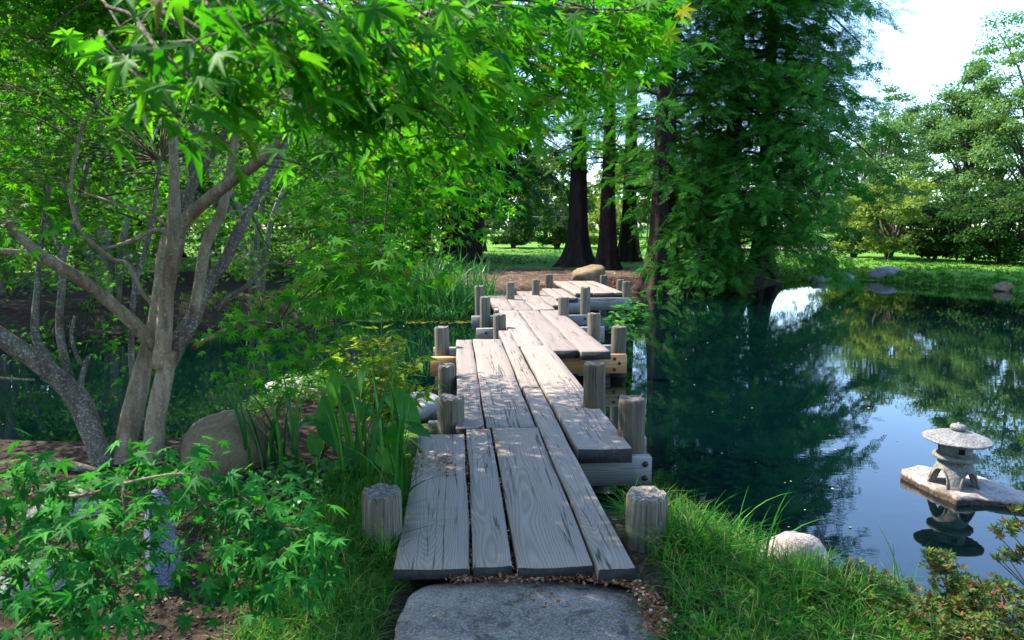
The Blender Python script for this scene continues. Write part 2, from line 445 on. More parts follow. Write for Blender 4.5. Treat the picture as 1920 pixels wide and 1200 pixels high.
def slab_mat():
    m, t, out = new_mat('stepping stone')
    co = N_(t, 'TexCoord'); v = co.outputs['Object']
    n1 = noise(t, v, 3.0, 6, .62); n2 = noise(t, v, 95, 3, .7); n3 = noise(t, v, 5, 5, .7, .8); n4 = noise(t, v, 28, 4, .7)
    c = ramp(t, n1, [(.32, (.085, .060, .043)), (.5, (.172, .130, .098)), (.68, (.34, .265, .205))])
    c = mixc(t, ramp(t, n4, [(.45, g1(0)), (.65, g1(.5))]), c, (.30, .25, .21))
    c = mixc(t, ramp(t, n2, [(.5, g1(0)), (.66, g1(.5))]), c, (.46, .39, .33))
    c = mixc(t, ramp(t, n2, [(.34, g1(.7)), (.45, g1(0))]), c, (.04, .038, .045))
    c = mixc(t, ramp(t, n3, [(.54, g1(0)), (.60, g1(.8))]), c, (.06, .047, .037))
    principled(t, out, c, .8, .3, mth(t, 'ADD', mth(t, 'ADD', n1, mth(t, 'MULTIPLY', n2, .15)), mth(t, 'MULTIPLY', n4, .4)), .8, .02)
    return m
M_SLAB = slab_mat()

def ground_mat():
    m, t, out = new_mat('garden ground')
    ge = N_(t, 'NewGeometry'); v = ge.outputs['Position']
    at_g = N_(t, 'Attribute', attribute_name='lawn'); at_d = N_(t, 'Attribute', attribute_name='dirt')
    n1 = noise(t, v, 9, 6, .7); n2 = noise(t, v, .6, 5, .6); n3 = noise(t, v, 60, 3, .7); n4 = noise(t, v, 2.6, 5, .7)
    soil = ramp(t, n1, [(.3, (.018, .012, .008)), (.55, (.05, .034, .024)), (.75, (.11, .08, .055))])
    dirt = ramp(t, n4, [(.3, (.055, .036, .026)), (.5, (.095, .065, .046)), (.72, (.16, .12, .085))])
    dirt = mixc(t, ramp(t, n3, [(.5, g1(0)), (.7, g1(.6))]), dirt, (.14, .075, .04))
    lawn = ramp(t, n4, [(.25, (.04, .14, .012)), (.5, (.085, .22, .02)), (.75, (.16, .28, .04))])
    lawn = mixc(t, ramp(t, n2, [(.45, g1(0)), (.7, g1(.45))]), lawn, (.22, .28, .06))
    lawn = mixc(t, ramp(t, n3, [(.45, g1(0)), (.7, g1(.5))]), lawn, (.03, .09, .012))
    jit = mth(t, 'MULTIPLY', mth(t, 'SUBTRACT', n4, .5), .9)
    fd = mth(t, 'ADD', at_d.outputs['Fac'], jit, clamp=True); fg = mth(t, 'ADD', at_g.outputs['Fac'], jit, clamp=True)
    c = mixc(t, ramp(t, fd, [(.35, g1(0)), (.6, g1(1))]), soil, dirt)
    c = mixc(t, ramp(t, fg, [(.35, g1(0)), (.6, g1(1))]), c, lawn)
    principled(t, out, c, .95, .1, mth(t, 'ADD', n1, mth(t, 'MULTIPLY', n3, .5)), .9, .04)
    return m
M_GROUND = ground_mat()

def water_mat():
    m, t, out = new_mat('dark pond water')
    ge = N_(t, 'NewGeometry')
    a = noise(t, mapping(t, ge.outputs['Position'], (1.2, 4.0, 1)), 1.0, 3, .55)
    b = noise(t, mapping(t, ge.outputs['Position'], (5, 13, 1)), 1.0, 2, .5)
    calm = ramp(t, noise(t, ge.outputs['Position'], .22, 3), [(.40, g1(.25)), (.62, g1(1))])
    h = mth(t, 'MULTIPLY', mth(t, 'ADD', a, mth(t, 'MULTIPLY', b, .35)), calm)
    bs = principled(t, out, (.0004, .0045, .0050), .012, .5, h, .05, .02)
    bs.inputs['IOR'].default_value = 1.6
    return m
M_WATER = water_mat()

def chips_mat(name, stops):
    m, t, out = new_mat(name)
    ge = N_(t, 'NewGeometry')
    principled(t, out, ramp(t, ge.outputs['Random Per Island'], stops), .9, .1)
    return m
M_LITTER = chips_mat('red brown leaf litter', [(0, (.09, .03, .015)), (.5, (.22, .08, .035)), (.85, (.30, .15, .08)), (1, (.5, .38, .27))])
M_CHIPS = chips_mat('bark mulch chips', [(0, (.02, .013, .009)), (.55, (.05, .032, .022)), (.88, (.11, .07, .045)), (1, (.28, .19, .13))])
M_FLOAT = chips_mat('floating leaf bits', [(0, (.16, .15, .05)), (.6, (.3, .28, .15)), (1, (.55, .53, .45))])
M_ALGAE = chips_mat('pond weed', [(0, (.05, .07, .008)), (.6, (.13, .15, .012)), (1, (.22, .21, .02))])
M_PATH, _t, _o = new_mat('pale gravel path')
principled(_t, _o, ramp(_t, noise(_t, N_(_t, 'NewGeometry').outputs['Position'], 3, 5, .7), [(.3, (.40, .34, .31)), (.7, (.58, .52, .49))]), .9)

# ------------------------------------------------------------------ terrain
POND = np.array([(-30, 7.0), (-14, 6.4), (-4.6, 6.0), (-3.3, 5.85), (-2.75, 6.0), (-2.9, 7.2), (-2.1, 7.9), (-1.1, 7.35), (-.55, 6.2), (.2, 5.2), (.72, 4.55),
                 (1.0, 4.35), (1.35, 3.95), (1.65, 3.55), (1.95, 3.3), (2.35, 3.05), (2.8, 2.8), (4.5, 2.2), (9, 1.5), (20, 1), (32, 6), (25, 16.5), (17.3, 21.4),
                 (16.3, 24.4), (14.6, 27.7), (13.4, 28.9), (11, 27.2), (8.3, 23.2), (6, 22.3), (4.3, 22.4), (3, 21.6), (1.5, 19.3), (.2, 17.7),
                 (-.6, 15.9), (-2.9, 15.3), (-4.4, 15.4), (-7.2, 14), (-9.5, 12.7), (-14, 12), (-30, 12)], float)
def pond_sd(x, y):                 # signed distance, positive on land
    x = np.asarray(x, float); y = np.asarray(y, float)
    d = np.full(x.shape, 1e9); inside = np.zeros(x.shape, bool)
    n = len(POND)
    for i in range(n):
        a, b = POND[i], POND[(i + 1) % n]
        e = b - a
        wx, wy = x - a[0], y - a[1]
        tt = np.clip((wx * e[0] + wy * e[1]) / (e @ e), 0, 1)
        d = np.minimum(d, np.hypot(wx - tt * e[0], wy - tt * e[1]))
        c = (a[1] > y) != (b[1] > y)
        inside ^= c & (x < (b[0] - a[0]) * (y - a[1]) / (b[1] - a[1] + 1e-12) + a[0])
    return np.where(inside, -d, d)
sst = lambda a, b, x: (lambda t: t * t * (3 - 2 * t))(np.clip((np.asarray(x, float) - a) / (b - a), 0, 1))
FB_G = Fbm(5, 3, .9); FB_G2 = Fbm(6, 3, 5.0)
def ground_z(x, y):
    x = np.asarray(x, float); y = np.asarray(y, float)
    s = pond_sd(x, y)
    p3 = np.stack([x, y, 0 * x], -1)
    near = sst(14, 9, y)
    bank = near * .37 * sst(-.05, .65, s) + (1 - near) * .45 * sst(-.05, 1.3, s)
    z = np.where(s > -.05, bank + .02, -.02) - .6 * sst(.02, 1.6, -s)
    z = z + sst(.3, 1.5, s) * (.022 * FB_G2(p3) + .03 * FB_G(p3)) * sst(2.5, 4.5, np.abs(y - 2) + np.abs(x))
    z = z - .07 * sst(.80, .6, np.abs(x)) * sst(3.25, 3.1, y)
    z = z + np.clip(y - 26, 0, 120) * .010 * sst(0, 4, s)
    return z
def gpt(x, y): return A3(x, y, float(ground_z(np.array([x]), np.array([y]))[0]))

def axis(lo, hi, fine, far, n):
    a = np.arange(lo, hi + 1e-6, fine)
    g = np.geomspace(fine * 2, far, n)
    return np.concatenate([lo - g[::-1], a, hi + g])
gx = axis(-16, 20, .25, 1500, 16)
gy = np.concatenate([-np.geomspace(.5, 400, 10)[::-1], np.arange(0, 9, .1), np.arange(9, 36, .25), 36 + np.geomspace(.5, 2200, 26)])
X, Y = np.meshgrid(gx, gy)
Z = ground_z(X, Y)
ny, nx = X.shape
ii = (np.arange(ny - 1)[:, None] * nx + np.arange(nx - 1)[None]).ravel()
gf = np.stack([ii, ii + 1, ii + nx + 1, ii + nx], -1)
gnd = setting('ground', np.stack([X, Y, Z], -1).reshape(-1, 3), gf, M_GROUND, True)
sd = pond_sd(X, Y)
lawn = np.where(Y > 14, sst(26.5, 28.5, Y + .12 * np.abs(X - 2)) * 1.0, 0)
lawn = np.maximum(lawn, sst(11.5, 13.5, X) * sst(12, 18, Y))                       # right lawn
lawn = np.maximum(lawn, .55 * sst(2.2, .8, np.abs(X - 1.4)) * sst(9, 6, Y) * sst(.65, .85, X))
lawn = np.maximum(lawn, .55 * sst(.66, .46, np.abs(X + .6)) * sst(9, 6, Y) * sst(-.4, -.6, X))
lawn = np.maximum(lawn, .9 * sst(1.3, .3, sd) * sst(9, 12, Y) * sst(1, -1, X) * sst(-5.0, -2.5, X))
dirt = np.where(Y > 12, 1.0, 0.0) * sst(.6, 1.6, sd) * (.15 + .85 * sst(-4.5, -2.0, X)) * sst(8, 5, X)
for nm, arr in (('lawn', lawn), ('dirt', dirt)):
    at = gnd.data.attributes.new(nm, 'FLOAT', 'POINT'); at.data.foreach_set('value', arr.astype(np.float32).ravel())

wv = A3(-40, .5, 0), A3(40, .5, 0), A3(40, 40, 0), A3(-40, 40, 0)
wg = np.linspace(0, 1, 2)
setting('pond_water', np.array([(-32, 0, 0), (34, 0, 0), (34, 31, 0), (-32, 31, 0)], float), np.array([[0, 1, 2, 3]]), M_WATER)

# pale path seen through the hedge
pp = []
for x, y0, y1 in ((14, 47, 51), (24, 45, 49.5), (36, 42, 47), (60, 36, 42)):
    for yy in (y0, y1):
        q = gpt(x, yy); q[2] += .06; pp.append(q)
setting('gravel_path', np.array(pp), np.array([[0, 2, 3, 1], [2, 4, 5, 3], [4, 6, 7, 5]]), M_PATH)

# ------------------------------------------------------------------ zigzag footbridge
BA = math.radians(4.6)
UU = A3(-math.sin(BA), math.cos(BA), 0); VV = A3(math.cos(BA), math.sin(BA), 0)
B_U0, B_V0, DECK = 3.0, .25, .47
br = thing('footbridge', 'zigzag wooden footbridge of weathered grey planks on round posts crossing the pond', 'footbridge', UU * B_U0 + VV * B_V0, BA)
def to_b(w):                        # world -> bridge local
    d = np.asarray(w, float) - A3(*br.location)
    return A3(d @ VV, d @ UU, d[2])
rng = np.random.default_rng(11)
def plank_mesh(w, L, th, seed, name='plank'):
    r = np.random.default_rng(seed)
    b = .006
    prof = [(-w/2, -th), (-w/2, -b), (-w/2 + b, 0), (-w/4, .0), (0, .0), (w/4, .0), (w/2 - b, 0), (w/2, -b), (w/2, -th)]
    n = max(8, int(L / .16)); k = len(prof)
    ys = np.linspace(0, L, n + 1)
    fb = Fbm(seed, 2, 1.7)
    V = np.zeros((n + 1, k, 3))
    for i, y in enumerate(ys):
        wob = .004 * fb(A3(0, y, 3)); cup = .0035
        for j, (x, z) in enumerate(prof):
            e = .003 * fb(A3(9 + j, y * 3, 0)) if j in (0, 1, 2, 6, 7, 8) else 0
            zz = z + (cup * (x / (w/2))**2 if z > -.01 else 0) + .003 * fb(A3(x * 6, y * .8, 1))
            yy = y + (r.normal() * .002 if i in (0, n) else 0)
            V[i, j] = (x + wob + e, yy, zz)
    V[0, :, 1] += .0; V = V.reshape(-1, 3)
    ii = np.arange(n)[:, None] * k; j = np.arange(k)[None]; j2 = (j + 1) % k
    F = np.stack([ii + j, ii + j2, ii + k + j2, ii + k + j], -1).reshape(-1, 4)
    caps3 = []
    for base, flip in ((0, False), (n * k, True)):
        for q in range(1, k - 1):
            tri = [base, base + q, base + q + 1]
            caps3.append(tri[::-1] if not flip else tri)
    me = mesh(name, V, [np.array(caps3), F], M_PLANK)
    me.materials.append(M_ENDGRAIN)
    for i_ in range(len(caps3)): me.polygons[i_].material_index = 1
    return me
PLANKS = [  # u0, u1, v0, v1
    (3.08, 5.24, -.312, .046), (3.07, 5.352, .062, .253), (3.04, 5.345, .266, .634), (2.99, 6.70, .648, .824),
    (5.362, 9.85, -.015, .211), (5.362, 9.87, .223, .622), (6.710, 10.64, .646, .822), (4.74, 9.208, .862, 1.262),
    (9.217, 13.40, .82, 1.190), (8.82, 13.37, 1.207, 1.598), (8.70, 13.34, 1.617, 2.000),
    (13.42, 16.45, .745, 1.125), (13.42, 16.45, 1.148, 1.500), (13.42, 17.5, 1.525, 1.955), (14.2, 17.7, 2.005, 2.245),
    (15.6, 18.3, 2.29, 2.52), (15.65, 18.3, 2.545, 2.80),
    (16.9, 20.9, 2.96, 3.40), (16.88, 20.9, 3.425, 3.95), (16.9, 20.85, 3.975, 4.215)]
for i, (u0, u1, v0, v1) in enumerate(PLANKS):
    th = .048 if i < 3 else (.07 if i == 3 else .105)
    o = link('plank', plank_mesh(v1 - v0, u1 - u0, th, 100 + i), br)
    dz = [-.006, 0, .004, .006, .002, .0, .010, .008][i] if i < 8 else .004 * math.sin(i * 2.1)
    o.location = ((v0 + v1) / 2 - B_V0, u0 - B_U0, DECK + dz)
    o.rotation_euler = (0, math.radians(.25 * math.sin(i * 3.7)), 0)

def post_mesh(r, h, seed, name='post'):
    k = 20; fb = Fbm(seed, 3, 14.0); rr = np.random.default_rng(seed)
    lv = [0, .25 * h, .5 * h, .75 * h, h - .03, h - .012, h]
    V = []
    th = np.linspace(0, 2 * math.pi, k, endpoint=False)
    lean = rr.normal(size=2) * .006
    for i, z in enumerate(lv):
        sc = 1.0 + .05 * (1 - z / h) if i < 5 else (.985 if i == 5 else .93)
        for a in th:
            q = A3(math.cos(a), math.sin(a), z * .3)
            rad = r * sc * (1 + .03 * fb(q * A3(.12, .12, .03)) + .008 * fb(q * .22))
            V.append((rad * math.cos(a) + lean[0] * z, rad * math.sin(a) + lean[1] * z, z + (.008 * fb(q * 2) if i > 3 else 0)))
    n = len(lv)
    ii = np.arange(n - 1)[:, None] * k; j = np.arange(k)[None]; j2 = (j + 1) % k
    F = np.stack([ii + j, ii + j2, ii + k + j2, ii + k + j], -1).reshape(-1, 4)
    V.append((lean[0] * h, lean[1] * h, h - .004)); e = (n - 1) * k
    F3 = np.stack([np.full(k, len(V) - 1), e + np.arange(k), e + (np.arange(k) + 1) % k], -1)
    me = mesh(name, np.array(V), [F, F3], M_POST, True)
    for p_ in me.polygons[len(F) - k:]: p_.use_smooth = False
    return me
POSTS = [  # px centre, py top, depth, radius
    (843, 744, 5.72, .110), (838, 684, 7.45, .098), (830, 613, 9.36, .098), (1185, 748, 5.27, .103), (1118, 681, 6.15, .098), (1160, 612, 9.62, .108),
    (1115, 587, 10.35, .098), (1056, 557, 12.75, .098), (1098, 538, 13.6, .098), (938, 589, 11.15, .105), (909, 556, 12.9, .098), (900, 536, 14.2, .093),
    (957, 529, 15.6, .093), (1004, 524, 16.6, .095), (1030, 515, 18.6, .105), (1173, 528, 17.2, .105), (1163, 524, 18.6, .10), (1132, 516, 20.6, .11)]
for i, (px, py, d, r) in enumerate(POSTS):
    q = to_b(P(px, py, d))
    zb = -.55 if d < 17.5 else .1
    o = link('post', post_mesh(r, q[2] - zb, 300 + i), br)
    o.location = (q[0], q[1], zb); o.rotation_euler = (.012 * math.sin(i * 5.1), .012 * math.cos(i * 3.3), i * 1.3)
def beam(pl, pr, dep, ztop, h, t, mat, bolts=(), u=None):
    """crossbeam seen from px pl to pr at depth dep"""
    a = to_b(P(pl, 600, dep)); b = to_b(P(pr, 600, dep))
    L = b[0] - a[0]; uu = a[1] if u is None else u
    me = bpy.data.meshes.new('crossbeam')
    o = link('crossbeam', box_mesh(h, L, t, mat), br)
    # local Y runs along the beam so that the grain does too
    o.rotation_euler = (0, 0, -math.pi / 2)
    o.location = (a[0], uu, ztop)
    for bx, bz in bolts:
        V, Fs = tube([(0, 0, 0), (0, .0, .012)], [.024, .022], 8, 2)
        bo = link('bolt', mesh('bolt', V, Fs, M_IRON), o)
        bo.rotation_euler = (0, math.pi / 2, 0)
        bo.location = (t / 2 - .002, bx if bx >= 0 else L + bx, -bz)
    return o
def box_mesh(h, L, t, mat):         # length along +Y, top at 0, thickness in x centred
    b = .005
    prof = [(-t/2, -h), (-t/2, -b), (-t/2 + b, 0), (t/2 - b, 0), (t/2, -b), (t/2, -h)]
    k = len(prof); n = 6
    V = [(x, y, z) for y in np.linspace(0, L, n + 1) for x, z in prof]
    ii = np.arange(n)[:, None] * k; j = np.arange(k)[None]; j2 = (j + 1) % k
    F = np.stack([ii + j, ii + j2, ii + k + j2, ii + k + j], -1).reshape(-1, 4)
    c = [[0, q + 1, q] for q in range(1, k - 1)] + [[n*k, n*k + q, n*k + q + 1] for q in range(1, k - 1)]
    return mesh('crossbeam', np.array(V, float), [F, np.array(c)], mat)
ZB = DECK - .108
beam(1000, 1232, 4.98, ZB, .215, .09, M_BEAM, [(-.05, .05), (-.05, .16)])
beam(1100, 1218, 5.50, ZB, .215, .09, M_BEAM)
beam(800, 1150, 5.98, ZB, .20, .09, M_BEAM)
beam(803, 1143, 6.32, ZB, .20, .09, M_BEAM)
beam(806, 1183, 9.12, ZB, .255, .10, M_NEWBEAM, [(-.17, .055), (-.17, .205), (-.10, .12)])
beam(812, 1180, 9.86, ZB, .255, .10, M_BEAM)
beam(893, 1137, 11.4, ZB + .06, .26, .10, M_BEAM, [(.16, .07), (.16, .20)])
beam(884, 1115, 13.2, ZB + .04, .26, .10, M_BEAM, [(-.16, .07), (-.16, .20)])
beam(1066, 1185, 17.05, ZB, .30, .10, M_BEAM)
beam(1010, 1095, 15.9, ZB, .24, .10, M_BEAM)

def lone_post(px, py_top, zg, d, r, label):
    q = P(px, py_top, d)
    o = link('bollard', post_mesh(r, q[2] - zg + .15, int(px), 'bollard'))
    o.location = (q[0], q[1], zg - .15)
    tag(o, label, 'bollard', 'short round bollards beside the near end of the footbridge')
lone_post(714, 920, .33, 3.62, .106, 'short dark wooden bollard standing in grass left of the near bridge end')
lone_post(1213, 925, .33, 3.64, .112, 'short pale topped wooden bollard standing in grass right of the near bridge end')

# ------------------------------------------------------------------ stones
def rock_geo(c, size, seed, cuts=9, rough=.10, rz=0.0, flat=-.5, res=22):
    r = np.random.default_rng(seed)
    n, m = res, res * 2
    ph = np.linspace(0.02, math.pi - .02, n); th = np.linspace(0, 2 * math.pi, m, endpoint=False)
    PH, TH = np.meshgrid(ph, th, indexing='ij')
    p = np.stack([np.sin(PH) * np.cos(TH), np.sin(PH) * np.sin(TH), np.cos(PH)], -1)
    for _ in range(cuts):
        d = norm(r.normal(size=3)); o = r.uniform(.62, .9)
        over = np.maximum(0, p @ d - o); p = p - over[..., None] * d * .9
    p = p * (1 + rough * Fbm(seed, 4, 2.2)(p))[..., None]
    p[..., 2] = np.maximum(p[..., 2], flat)
    p = p * np.array(size)
    cz, sz = math.cos(rz), math.sin(rz)
    p = np.stack([p[..., 0] * cz - p[..., 1] * sz, p[..., 0] * sz + p[..., 1] * cz, p[..., 2]], -1) + np.array(c)
    V = p.reshape(-1, 3)
    ii = np.arange(n - 1)[:, None] * m; j = np.arange(m)[None]; j2 = (j + 1) % m
    F = np.stack([ii + j, ii + m + j, ii + m + j2, ii + j2], -1).reshape(-1, 4)
    V = np.vstack([V, p[0].mean(0), p[-1].mean(0)])
    a = np.arange(m); b = (a + 1) % m
    F3 = np.vstack([np.stack([np.full(m, len(V) - 2), a, b], -1), np.stack([np.full(m, len(V) - 1), (n - 1) * m + b, (n - 1) * m + a], -1)])
    return V, [F, F3]
def rock(name, label, cat, c, size, mat, seed, group=None, **kw):
    c = np.asarray(c, float)
    V, Fs = rock_geo((0, 0, 0), size, seed, **kw)
    o = link(name, mesh(name, V, Fs, mat, True)); o.location = tuple(c)
    return tag(o, label, cat, group)
rock('boulder', 'large rounded brown boulder behind the low maple leaves beside the forked trunk', 'boulder', (-2.12, 4.75, .46), (.36, .34, .36), M_ROCK, 4, cuts=6, rough=.06)
q = G(1505, 1085, .25); rock('rock', 'pale pinkish rock half hidden in the grass at the near right bank', 'rock', q + A3(-.02, .12, .05), (.19, .16, .17), M_PALEROCK, 8)
q = G(300, 1110, .36)
rock('standing_stone', 'slim blue grey standing stone behind the low maple leaves', 'stone', q + A3(0, .05, .17), (.095, .12, .33), M_BLUESTONE, 15, cuts=12, rough=.04, flat=-.9, rz=.3)
q = G(35, 1150, .36); rock('rock', 'pale grey rock on the mulch at the lower left corner', 'rock', q + A3(0, .1, .05), (.17, .15, .16), M_GREYROCK, 21)
q = G(105, 990, .36); rock('rock', 'grey rock behind the low maple spray below the leaning trunk', 'rock', q + A3(0, .1, .05), (.22, .18, .16), M_GREYROCK, 22)
q = G(1840, 1190, .25); rock('rock', 'small grey rock among the red tipped azaleas at the lower right', 'rock', q, (.10, .09, .07), M_GREYROCK, 23)
for k, (px, py, d, sx, lb) in enumerate(((560, 800, 7.2, .42, 'flat pale rock behind the left group of sword leaves'), (655, 800, 7.0, .36, 'flat pale rock behind the broad glossy leaves'),
                                      (775, 795, 6.6, .34, 'flat pale rock between the broad leaves and the bridge beam'))):
    q = G(px, (775, 748, 805)[k], .12); rock('flat_rock', lb, 'rock', (q[0], q[1], .31), (sx, .32, .20), M_FLATROCK, 30 + k, 'pale flat rocks at the near water edge', cuts=12)
q = gpt(3.3, 21.9); rock('rock', 'brown flat topped rock at the far end of the footbridge', 'rock', (2.55, 22.0, .55), (.72, .5, .40), M_ROCK, 41)
for px, py, s, sd_, lb in ((1663, 524, (.78, .5, .42), 51, 'large grey humped rock on the far right shore'), (1588, 526, (.42, .35, .26), 52, 'low grey rock at the far shore under the conifer branches'),
                      (1722, 527, (.20, .2, .32), 53, 'small upright grey rock right of the humped shore rock'), (1738, 530, (.18, .15, .14), 54, 'tiny pale rock at the foot of the small upright shore rock'),
                      (1891, 545, (.30, .25, .2), 55, 'small brown rock at the water edge near the right picture border'),(1540, 528, (.45, .3, .2), 56, 'dark low rock at the shore beneath the conifer fronds')):
    q = G(px, py, .03); rock('shore_rock', lb, 'rock', q + A3(0, .2, s[2] * .35), s, M_GREYROCK if sd_ != 55 else M_ROCK, sd_, 'rocks along the far right shore')

# stepping stone at the near end
def outline_slab(name, label, cat, poly, ztop, th, mat, seed, bev=.03, wob=.02, nsub=6, sharp=False):
    poly = np.asarray(poly, float)
    c = poly.mean(0)
    pts, _ = smooth_path(np.vstack([poly, poly[0]]), np.zeros(len(poly) + 1), nsub)
    if sharp:
        pp_ = np.vstack([poly, poly[0]]); pts = np.vstack([pp_[i] + (pp_[i + 1] - pp_[i]) * t for i in range(len(poly)) for t in np.arange(nsub) / nsub] + [pp_[-1]])
    pts = pts[:-1]; fb = Fbm(seed, 4, 3.0)
    pts3 = np.column_stack([pts, np.zeros(len(pts))])
    dirs = norm(pts - c)
    pts = pts + dirs * (wob * fb(pts3 * 2))[:, None]
    n = len(pts); V = []; 
    rings = [(1.0, -th, 0), (1.0, -bev, 0), (1.0, -bev * .3, -bev * .5), (1.0, 0, -bev * 1.5)] + [(s, 0, -bev * 1.5) for s in (.85, .65, .45, .22)]
    for s, z, inset in rings:
        ring = c + (pts - c) * s + dirs * inset * (1 if s == 1 else s)
        zz = z + (.022 * fb(np.column_stack([ring * .8, np.full(n, 2.)])) + .006 * fb(np.column_stack([ring * 5, np.full(n, 2.)])) + .004 * fb(np.column_stack([ring * 11, np.full(n, 5.)])) if z > -bev * .9 else 0 * ring[:, 0])
        V.append(np.column_stack([ring, ztop + zz]))
    V.append(np.array([[c[0], c[1], ztop]]))
    V = np.vstack(V); V = V - A3(c[0], c[1], 0)
    R_ = len(rings)
    ii = np.arange(R_ - 1)[:, None] * n; j = np.arange(n)[None]; j2 = (j + 1) % n
    F = np.stack([ii + j, ii + j2, ii + n + j2, ii + n + j], -1).reshape(-1, 4)
    F3 = np.stack([np.full(n, len(V) - 1), (R_ - 1) * n + np.arange(n), (R_ - 1) * n + (np.arange(n) + 1) % n], -1)
    o = link(name, mesh(name, V, [F, F3], mat, True)); o.location = (c[0], c[1], 0)
    return tag(o, label, cat)
ss = [G(px, py, .405)[:2] for px, py in ((722, 1200), (758, 1120), (800, 1087), (900, 1082), (1020, 1080), (1130, 1084), (1195, 1106), (1228, 1155), (1238, 1200))]
ss += [(.58, 1.9), (.3, 1.5), (-.2, 1.5), (-.5, 1.95)]
outline_slab('stepping_stone', 'flat bluish grey stepping stone in front of the near bridge end', 'stepping stone', ss, .405, .16, M_SLAB, 61, bev=.022, wob=.035)

# ------------------------------------------------------------------ stone lantern on its flat rock
ls = [G(px, py, .052)[:2] for px, py in ((1684, 884), (1722, 906), (1760, 928), (1790, 941), (1850, 944), (1935, 946), (1960, 938), (1915, 922), (1870, 905), (1830, 893), (1770, 886), (1720, 882))]
outline_slab('flat_rock', 'pinkish flat angular rock in the pond carrying the stone lantern', 'rock', ls, .052, .28, M_LSLAB, 62, bev=.015, wob=.045, nsub=5, sharp=True)
LB = G(1787, 910, .050)
lan = thing('stone_lantern', 'low granite lantern with wide round roof standing on a flat rock in the pond', 'stone lantern', LB)
def lathe(prof, k=40, rim=None):
    prof = np.array(prof, float); n = len(prof)
    th = np.linspace(0, 2 * math.pi, k, endpoint=False)
    V = np.stack([prof[:, 0, None] * np.cos(th), prof[:, 0, None] * np.sin(th), prof[:, 1, None] + 0 * th], -1)
    if rim is not None: V = rim(V, th)
    V = V.reshape(-1, 3)
    ii = np.arange(n - 1)[:, None] * k; j = np.arange(k)[None]; j2 = (j + 1) % k
    return V, [np.stack([ii + j, ii + j2, ii + k + j2, ii + k + j], -1).reshape(-1, 4)]
# legs: dome shell with four arched openings
k = 96; LF = -2.12
th = np.linspace(0, 2 * math.pi, k, endpoint=False) + LF
def arch(a):
    ph = (a - LF) % (math.pi / 2); ph = np.minimum(ph, math.pi / 2 - ph)   # 0 at a leg, pi/4 mid-opening
    t = np.clip((ph - .24) / (math.pi / 4 - .24), 0, 1)
    return np.where(ph < .24, 0.0, .165 * np.sqrt(np.clip(1 - (1 - t) ** 2.2, 0, 1)) * .92 + .0)
def legr(z): return .118 + .078 * np.clip(1 - (z / .232), 0, 1) ** .62 + .010 * np.exp(-z / .02)
az_ = arch(th); rows = 9; V = []
for off in (0.0, -.05):
    for i in range(rows + 1):
        z = az_ + (.232 - az_) * (i / rows)
        r = legr(z) + off * (1 if off else 0)
        V.append(np.stack([r * np.cos(th), r * np.sin(th), z], -1))
V = np.vstack(V); rr_ = rows + 1
ii = np.arange(rr_ - 1)[:, None] * k; j = np.arange(k)[None]; j2 = (j + 1) % k
Fo = np.stack([ii + j, ii + j2, ii + k + j2, ii + k + j], -1).reshape(-1, 4)
o2 = rr_ * k; Fi = np.stack([o2 + ii + j2, o2 + ii + j, o2 + ii + k + j, o2 + ii + k + j2], -1).reshape(-1, 4)
jj = np.arange(k); jk = (jj + 1) % k
Fb_ = np.stack([jk, jj, o2 + jj, o2 + jk], -1)
lt = (rr_ - 1) * k; Ft = np.stack([lt + jj, lt + jk, o2 + lt + jk, o2 + lt + jj], -1)
legs = link('legs', mesh('legs', V, [Fo, Fi, Fb_, Ft], M_LANTERN, False), lan)
# raised moulding that follows the arches
mv = MB()
for q4 in range(4):
    aa = np.linspace(.24, math.pi / 2 - .24, 17) + q4 * math.pi / 2 + LF
    zz = arch(aa) + .006; rr2 = legr(zz) + .004
    pts = np.stack([rr2 * np.cos(aa), rr2 * np.sin(aa), zz], -1)
    mv.add2(*tube(pts, np.full(len(pts), .009), 6, 1))
link('moulding', mesh('moulding', *mv.get(), M_LANTERN, True), legs)
V, Fs = lathe([(0, .230), (.17, .231), (.186, .238), (.188, .252), (.182, .262), (.14, .268), (0, .268)])
link('platform', mesh('platform', V, Fs, M_LANTERN, True), lan)
V, Fs = lathe([(.0, .266), (.128, .268), (.131, .30), (.131, .345), (.126, .375), (0, .376)], 36)
hs = link('light_chamber', mesh('light_chamber', V, Fs, M_LANTERN, True), lan)
for wa in (LF + .28, LF + .28 + 2.09, LF + .28 - 2.09):
    fr = MB()
    w2, h2, z0 = .24, .030, .318
    pts = [(w2 * s1, z0 + h2 * s2) for s1, s2 in ((-1, -.6), (-.85, -1), (.85, -1), (1, -.6), (1, .6), (.85, 1), (-.85, 1), (-1, .6), (-1, -.6))]
    ring = np.array([(.136 * math.cos(wa + a), .136 * math.sin(wa + a), z) for a, z in pts])
    fr.add2(*tube(ring, np.full(len(ring), .0075), 6, 1))
    wf = link('window', mesh('window', *fr.get(), M_LANTERN, True), hs)
    gridv = np.array([(.1335 * math.cos(wa + a), .1335 * math.sin(wa + a), z0 + h2 * b) for b in (-.85, .85) for a in np.linspace(-w2 * .92, w2 * .92, 7)])
    f = np.array([[i, i + 1, i + 8, i + 7] for i in range(6)])
    link('opening', mesh('opening', gridv, f, M_DARK), wf)  # a dark sheet on the closed chamber, its colour painted as inner shade
def roofrim(V, th):
    m = .003 * np.cos(6 * th)
    rr = np.linalg.norm(V[..., :2], axis=-1)
    V[..., 2] += np.where(rr > .03, m * np.clip(rr / .28, 0, 1) * .9, 0)
    return V
V, Fs = lathe([(0, .385), (.12, .378), (.2, .376), (.268, .382), (.280, .388), (.282, .396), (.272, .402), (.21, .424), (.14, .447), (.08, .462), (0, .468)], 48, roofrim)
link('roof', mesh('roof', V, Fs, M_ROOFSTONE, True), lan)
